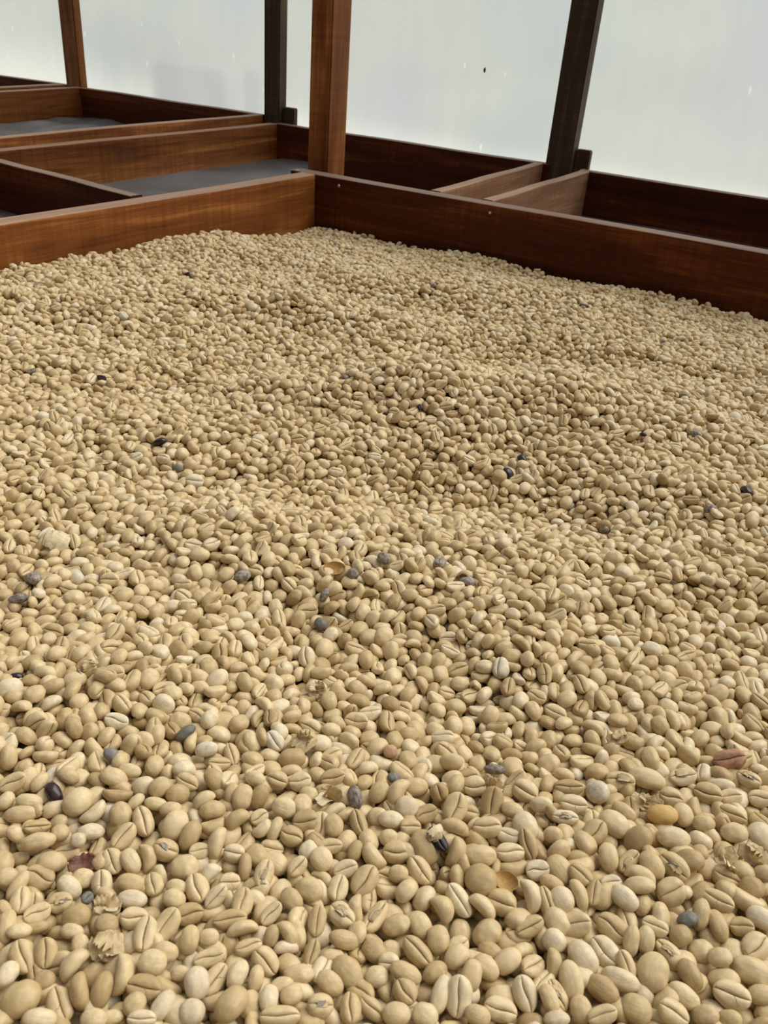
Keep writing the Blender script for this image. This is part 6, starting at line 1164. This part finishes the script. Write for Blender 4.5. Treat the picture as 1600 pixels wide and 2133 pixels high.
-101,708,5,-12,17,43 4,704,4,-62,-76,-6 237,663,11,-1,-4,-92 315,680,12,73,66,3 444,701,13,-29,93,-2 500,662,-9,0,-19,-96 653,573,-10,5,-56,78 737,691,-3,-42,-1,2 981,659,-18,26,9,-74 -961,751,17,5,-22,0 -894,712,3,-14,-2,19 -732,831,-2,33,78,52
-649,809,-4,11,-18,38 -596,746,-10,-26,-5,-46 -344,735,-6,17,39,-90 -323,787,-8,-30,-33,85 -249,833,14,-38,-40,71 -69,800,-22,2,16,51 7,761,-11,-33,-91,-22 78,766,8,71,-65,4 267,739,3,26,14,2 479,806,11,-34,0,31 541,716,8,5,-94,24 692,762,5,20,-30,-87
849,795,-28,13,29,2 891,692,-10,3,-66,-73 -940,905,-13,-42,-18,55 -880,883,-10,-32,27,-52 -710,882,-25,69,-15,-59 -675,918,0,18,-33,-42 -487,927,-10,-13,14,-28 -423,862,8,-2,23,88 -334,963,-4,89,-31,-17 -155,950,12,-2,-15,-15 8,925,11,-90,-43,-5 99,939,-5,-23,22,-36
202,838,-9,21,22,82 241,991,7,12,4,55 446,871,8,20,44,49 579,953,11,-86,17,-30 652,950,3,-12,28,-71 764,821,2,-3,-27,-90 853,859,14,-36,93,-2 985,929,9,4,13,-92 -933,977,-5,-48,-14,-71 -835,889,-8,-36,33,-57 -57,963,17,-89,-46,3 131,1000,-25,-11,5,91
178,917,-15,34,-12,-93 305,990,-14,52,-79,33 485,944,-28,-82,18,54 533,952,-2,57,-30,-45 714,970,-2,50,-3,-82 -988,-986,21,27,36,70 -901,-958,15,91,8,-10 -469,-929,26,29,-2,93 -367,-915,32,-21,2,11 -3,-954,20,22,-18,64 243,-878,18,-25,-33,80 367,-986,11,19,4,-78
942,-979,-13,17,-14,-93 -956,-904,10,-85,-47,21 -765,-862,32,24,-89,19 -597,-953,7,-4,6,-99 -536,-889,20,-13,-24,-67 -415,-879,16,-85,4,15 -268,-870,11,-46,-88,-4 -206,-875,23,-5,9,-88 -82,-901,-6,-5,32,3 15,-853,26,4,-38,56 172,-840,14,87,-37,33 301,-897,-5,-8,-27,96
383,-865,10,-17,21,91 468,-858,24,-25,-63,73 685,-898,2,13,25,94 763,-921,28,-78,60,14 844,-885,22,65,50,21 -966,-753,6,-20,33,-54 -946,-833,25,99,-9,8 -864,-814,13,-67,28,-7 -550,-804,19,18,98,4 -482,-760,33,-96,-9,24 -395,-765,35,-34,93,-3 -314,-815,-1,2,42,-63
-234,-796,30,6,-2,0 -39,-803,13,8,7,62 126,-704,21,-43,-41,-80 141,-748,12,-33,-83,46 312,-747,2,28,35,58 371,-743,18,-76,65,-7 527,-723,4,-5,-2,99 701,-830,-4,-17,-11,98 816,-734,0,13,39,88 901,-722,-1,-37,-13,-2 -914,-607,35,90,42,7 -769,-728,28,-72,68,-14
-570,-603,-10,6,-17,40 -566,-696,-8,-8,16,81 -464,-692,8,9,25,-90 -471,-566,19,-20,-7,60 -177,-603,-7,4,-89,36 -121,-597,7,-15,-23,-85 29,-596,0,93,-18,-30 76,-585,24,64,76,3 241,-596,-2,-26,31,86 441,-596,-4,-1,-8,59 572,-572,-3,-29,5,-89 609,-680,24,21,0,34
735,-623,44,-68,69,-5 879,-646,-17,-21,27,-42'''
T = np.array([[float(v) for v in w_.split(',')] for w_ in TILE.split()])
tp = T[:, :3] * 1e-4
tq = np.zeros((len(T), 4)); tq[:, 1:] = T[:, 3:] / 100.0
tq[:, 0] = np.sqrt(np.clip(1 - (tq[:, 1:] ** 2).sum(1), 0, 1))
tq /= np.linalg.norm(tq, axis=1)[:, None]


def qmul(a, b):
    w1, x1, y1, z1 = np.moveaxis(a, -1, 0); w2, x2, y2, z2 = np.moveaxis(b, -1, 0)
    return np.stack([w1 * w2 - x1 * x2 - y1 * y2 - z1 * z2, w1 * x2 + x1 * w2 + y1 * z2 - z1 * y2,
                     w1 * y2 - x1 * z2 + y1 * w2 + z1 * x2, w1 * z2 + x1 * y2 - y1 * x2 + z1 * w2], -1)


rg = np.random.default_rng(4)
CELL = 0.162
px, qx = [], []
XN, XX, YN, YX = -0.30, 1.165, -0.56, 0.83
for ci in range(int((XX - XN) / CELL) + 1):
    for cj in range(int((YX - YN) / CELL) + 1):
        ang = rg.integers(0, 4) * math.pi / 2 + rg.uniform(-.12, .12)
        off = rg.uniform(-.006, .006, 2)
        c, s = math.cos(ang), math.sin(ang)
        x = tp[:, 0] * c - tp[:, 1] * s + off[0]; y = tp[:, 0] * s + tp[:, 1] * c + off[1]
        m = (abs(x) < CELL / 2) & (abs(y) < CELL / 2)
        q = qmul(np.tile(np.array([math.cos(ang / 2), 0, 0, math.sin(ang / 2)]), (m.sum(), 1)), tq[m])
        px.append(np.stack([x[m] + XN + (ci + .5) * CELL, y[m] + YN + (cj + .5) * CELL, tp[m, 2]], 1)); qx.append(q)
P = np.concatenate(px); Q = np.concatenate(qx)
# keep inside the boards
lim_y = (3.80 - (P[:, 0] / U + 1.6) * (0.225 / 6.935)) * U - 0.006
m = (P[:, 0] > XN) & (P[:, 0] < 5.325 * U - 0.006) & (P[:, 1] < lim_y) & (P[:, 1] > YN)
P, Q = P[m], Q[m]
# one bean per spot along the seams between patches
key = {}
h0 = np.floor(P / 0.0042).astype(int)
keep = np.ones(len(P), bool)
for n_, k in enumerate(map(tuple, h0)):
    if k in key: keep[n_] = False
    else: key[k] = n_
P, Q = P[keep], Q[keep]
# drape over the heap and tip with its slope
e = 0.004
hx = (height(P[:, 0] + e, P[:, 1]) - height(P[:, 0] - e, P[:, 1])) / (2 * e)
hy = (height(P[:, 0], P[:, 1] + e) - height(P[:, 0], P[:, 1] - e)) / (2 * e)
P[:, 2] += height(P[:, 0], P[:, 1]) - 0.0035
n_len = np.sqrt(hx * hx + hy * hy)
an = np.arctan(n_len)
ax = np.stack([hy, -hx, 0 * hx], 1) / np.maximum(n_len, 1e-6)[:, None]
tilt = np.concatenate([np.cos(an / 2)[:, None], ax * -np.sin(an / 2)[:, None]], 1)
tilt[:, 1:] *= -1
Q = qmul(tilt, Q)
# make room for the single beans already laid on top
HP = np.array(hero_pos)
drop = np.zeros(len(P), bool)
eye = np.array((0, 0, CZ))
for hx_, hy_, hz_, L, W in HP:
    c = np.array((hx_, hy_, hz_))
    near = np.abs(P - c).max(1) < 0.03
    idx = np.where(near)[0]
    if not len(idx): continue
    d = P[idx] - c
    dist = np.linalg.norm(d, axis=1)
    axis = (eye - c) / np.linalg.norm(eye - c)
    along = d @ axis
    side = np.linalg.norm(d - along[:, None] * axis, axis=1)
    drop[idx[(dist < 0.62 * W + 0.0024) | ((along > -0.001) & (side < W * 0.75 + 0.0022))]] = True
P, Q = P[~drop], Q[~drop]
NB = len(P)
print('beans in the heap', NB)
# base skin under the beans
gx = np.linspace(XN, 5.32 * U, 110); gy = np.linspace(YN, 0.80, 110)
GX, GY = np.meshgrid(gx, gy, indexing='ij')
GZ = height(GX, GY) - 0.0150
gv = np.stack([GX, GY, GZ], -1).reshape(-1, 3)
gl = (3.80 - (gv[:, 0] / U + 1.6) * (0.225 / 6.935)) * U - 0.001
gv[:, 1] = np.minimum(gv[:, 1], gl)
faces = []
for i in range(109):
    for j in range(109):
        a = i * 110 + j
        faces.append([a, a + 110, a + 111, a + 1])
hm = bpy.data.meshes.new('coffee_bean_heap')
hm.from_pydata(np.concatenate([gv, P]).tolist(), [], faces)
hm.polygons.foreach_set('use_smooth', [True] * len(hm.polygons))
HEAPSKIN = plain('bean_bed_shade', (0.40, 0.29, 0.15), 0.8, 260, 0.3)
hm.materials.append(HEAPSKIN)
nG = len(gv)
nv = len(hm.vertices)
at = hm.attributes.new('is_bean', 'BOOLEAN', 'POINT'); at.data.foreach_set('value', np.r_[np.zeros(nG, bool), np.ones(NB, bool)])
at = hm.attributes.new('spin', 'QUATERNION', 'POINT'); at.data.foreach_set('value', np.r_[np.tile([1., 0, 0, 0], (nG, 1)), Q].astype(np.float32).ravel())
# sizes: half length 5.1 mm on average
sz = 0.0051 * np.clip(rg.normal(0.985, 0.075, NB), 0.78, 1.18)
S = np.stack([sz, sz * rg.uniform(.93, 1.07, NB), sz * rg.uniform(.92, 1.08, NB)], 1)
at = hm.attributes.new('size', 'FLOAT_VECTOR', 'POINT'); at.data.foreach_set('vector', np.r_[np.zeros((nG, 3)), S].astype(np.float32).ravel())
wts = np.array([14, 14, 12, 10, 10, 9, 8, 8, 8, 7.0, 0.14, 0.06, 0.22]); wts /= wts.sum()
pick = rg.choice(len(wts), NB, p=wts)
at = hm.attributes.new('pick', 'INT', 'POINT'); at.data.foreach_set('value', np.r_[np.zeros(nG, int), pick].astype(np.int32))
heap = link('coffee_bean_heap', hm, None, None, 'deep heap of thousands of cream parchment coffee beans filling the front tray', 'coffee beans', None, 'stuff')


def proto(i, mat):
    v, f, cv, cf = BEANS[i]
    o_ = len(v)
    m = mesh('heap_bean', list(v) + list(cv), list(f) + [[x + o_ for x in q] for q in cf], True)
    m.materials.append(mat); m.materials.append(SEAM)
    mi = np.zeros(len(m.polygons), np.int32); mi[len(f):] = 1
    m.polygons.foreach_set('material_index', mi)
    return bpy.data.objects.new('heap_bean', m)


protos = [proto(i, PARCH) for i in range(10)] + [proto(1, GREY), proto(3, DARK), proto(6, CHALK)]
ng = bpy.data.node_groups.new('lay_beans', 'GeometryNodeTree')
ng.interface.new_socket('Geometry', in_out='INPUT', socket_type='NodeSocketGeometry')
ng.interface.new_socket('Geometry', in_out='OUTPUT', socket_type='NodeSocketGeometry')
gi = ng.nodes.new('NodeGroupInput'); go = ng.nodes.new('NodeGroupOutput')


def attr(name, typ):
    n = ng.nodes.new('GeometryNodeInputNamedAttribute'); n.data_type = typ; n.inputs['Name'].default_value = name
    return [s for s in n.outputs if s.enabled and s.name == 'Attribute'][0]


g2i = ng.nodes.new('GeometryNodeGeometryToInstance')
for o in reversed(protos):
    oi = ng.nodes.new('GeometryNodeObjectInfo'); oi.inputs['Object'].default_value = o; oi.transform_space = 'ORIGINAL'
    ng.links.new(oi.outputs['Geometry'], g2i.inputs[0])
iop = ng.nodes.new('GeometryNodeInstanceOnPoints')
ng.links.new(gi.outputs[0], iop.inputs['Points'])
ng.links.new(attr('is_bean', 'BOOLEAN'), iop.inputs['Selection'])
ng.links.new(g2i.outputs[0], iop.inputs['Instance'])
iop.inputs['Pick Instance'].default_value = True
ng.links.new(attr('pick', 'INT'), iop.inputs['Instance Index'])
ng.links.new(attr('spin', 'QUATERNION'), iop.inputs['Rotation'])
ng.links.new(attr('size', 'FLOAT_VECTOR'), iop.inputs['Scale'])
jn = ng.nodes.new('GeometryNodeJoinGeometry')
ng.links.new(gi.outputs[0], jn.inputs[0]); ng.links.new(iop.outputs[0], jn.inputs[0])
ng.links.new(jn.outputs[0], go.inputs[0])
md = heap.modifiers.new('beans', 'NODES'); md.node_group = ng
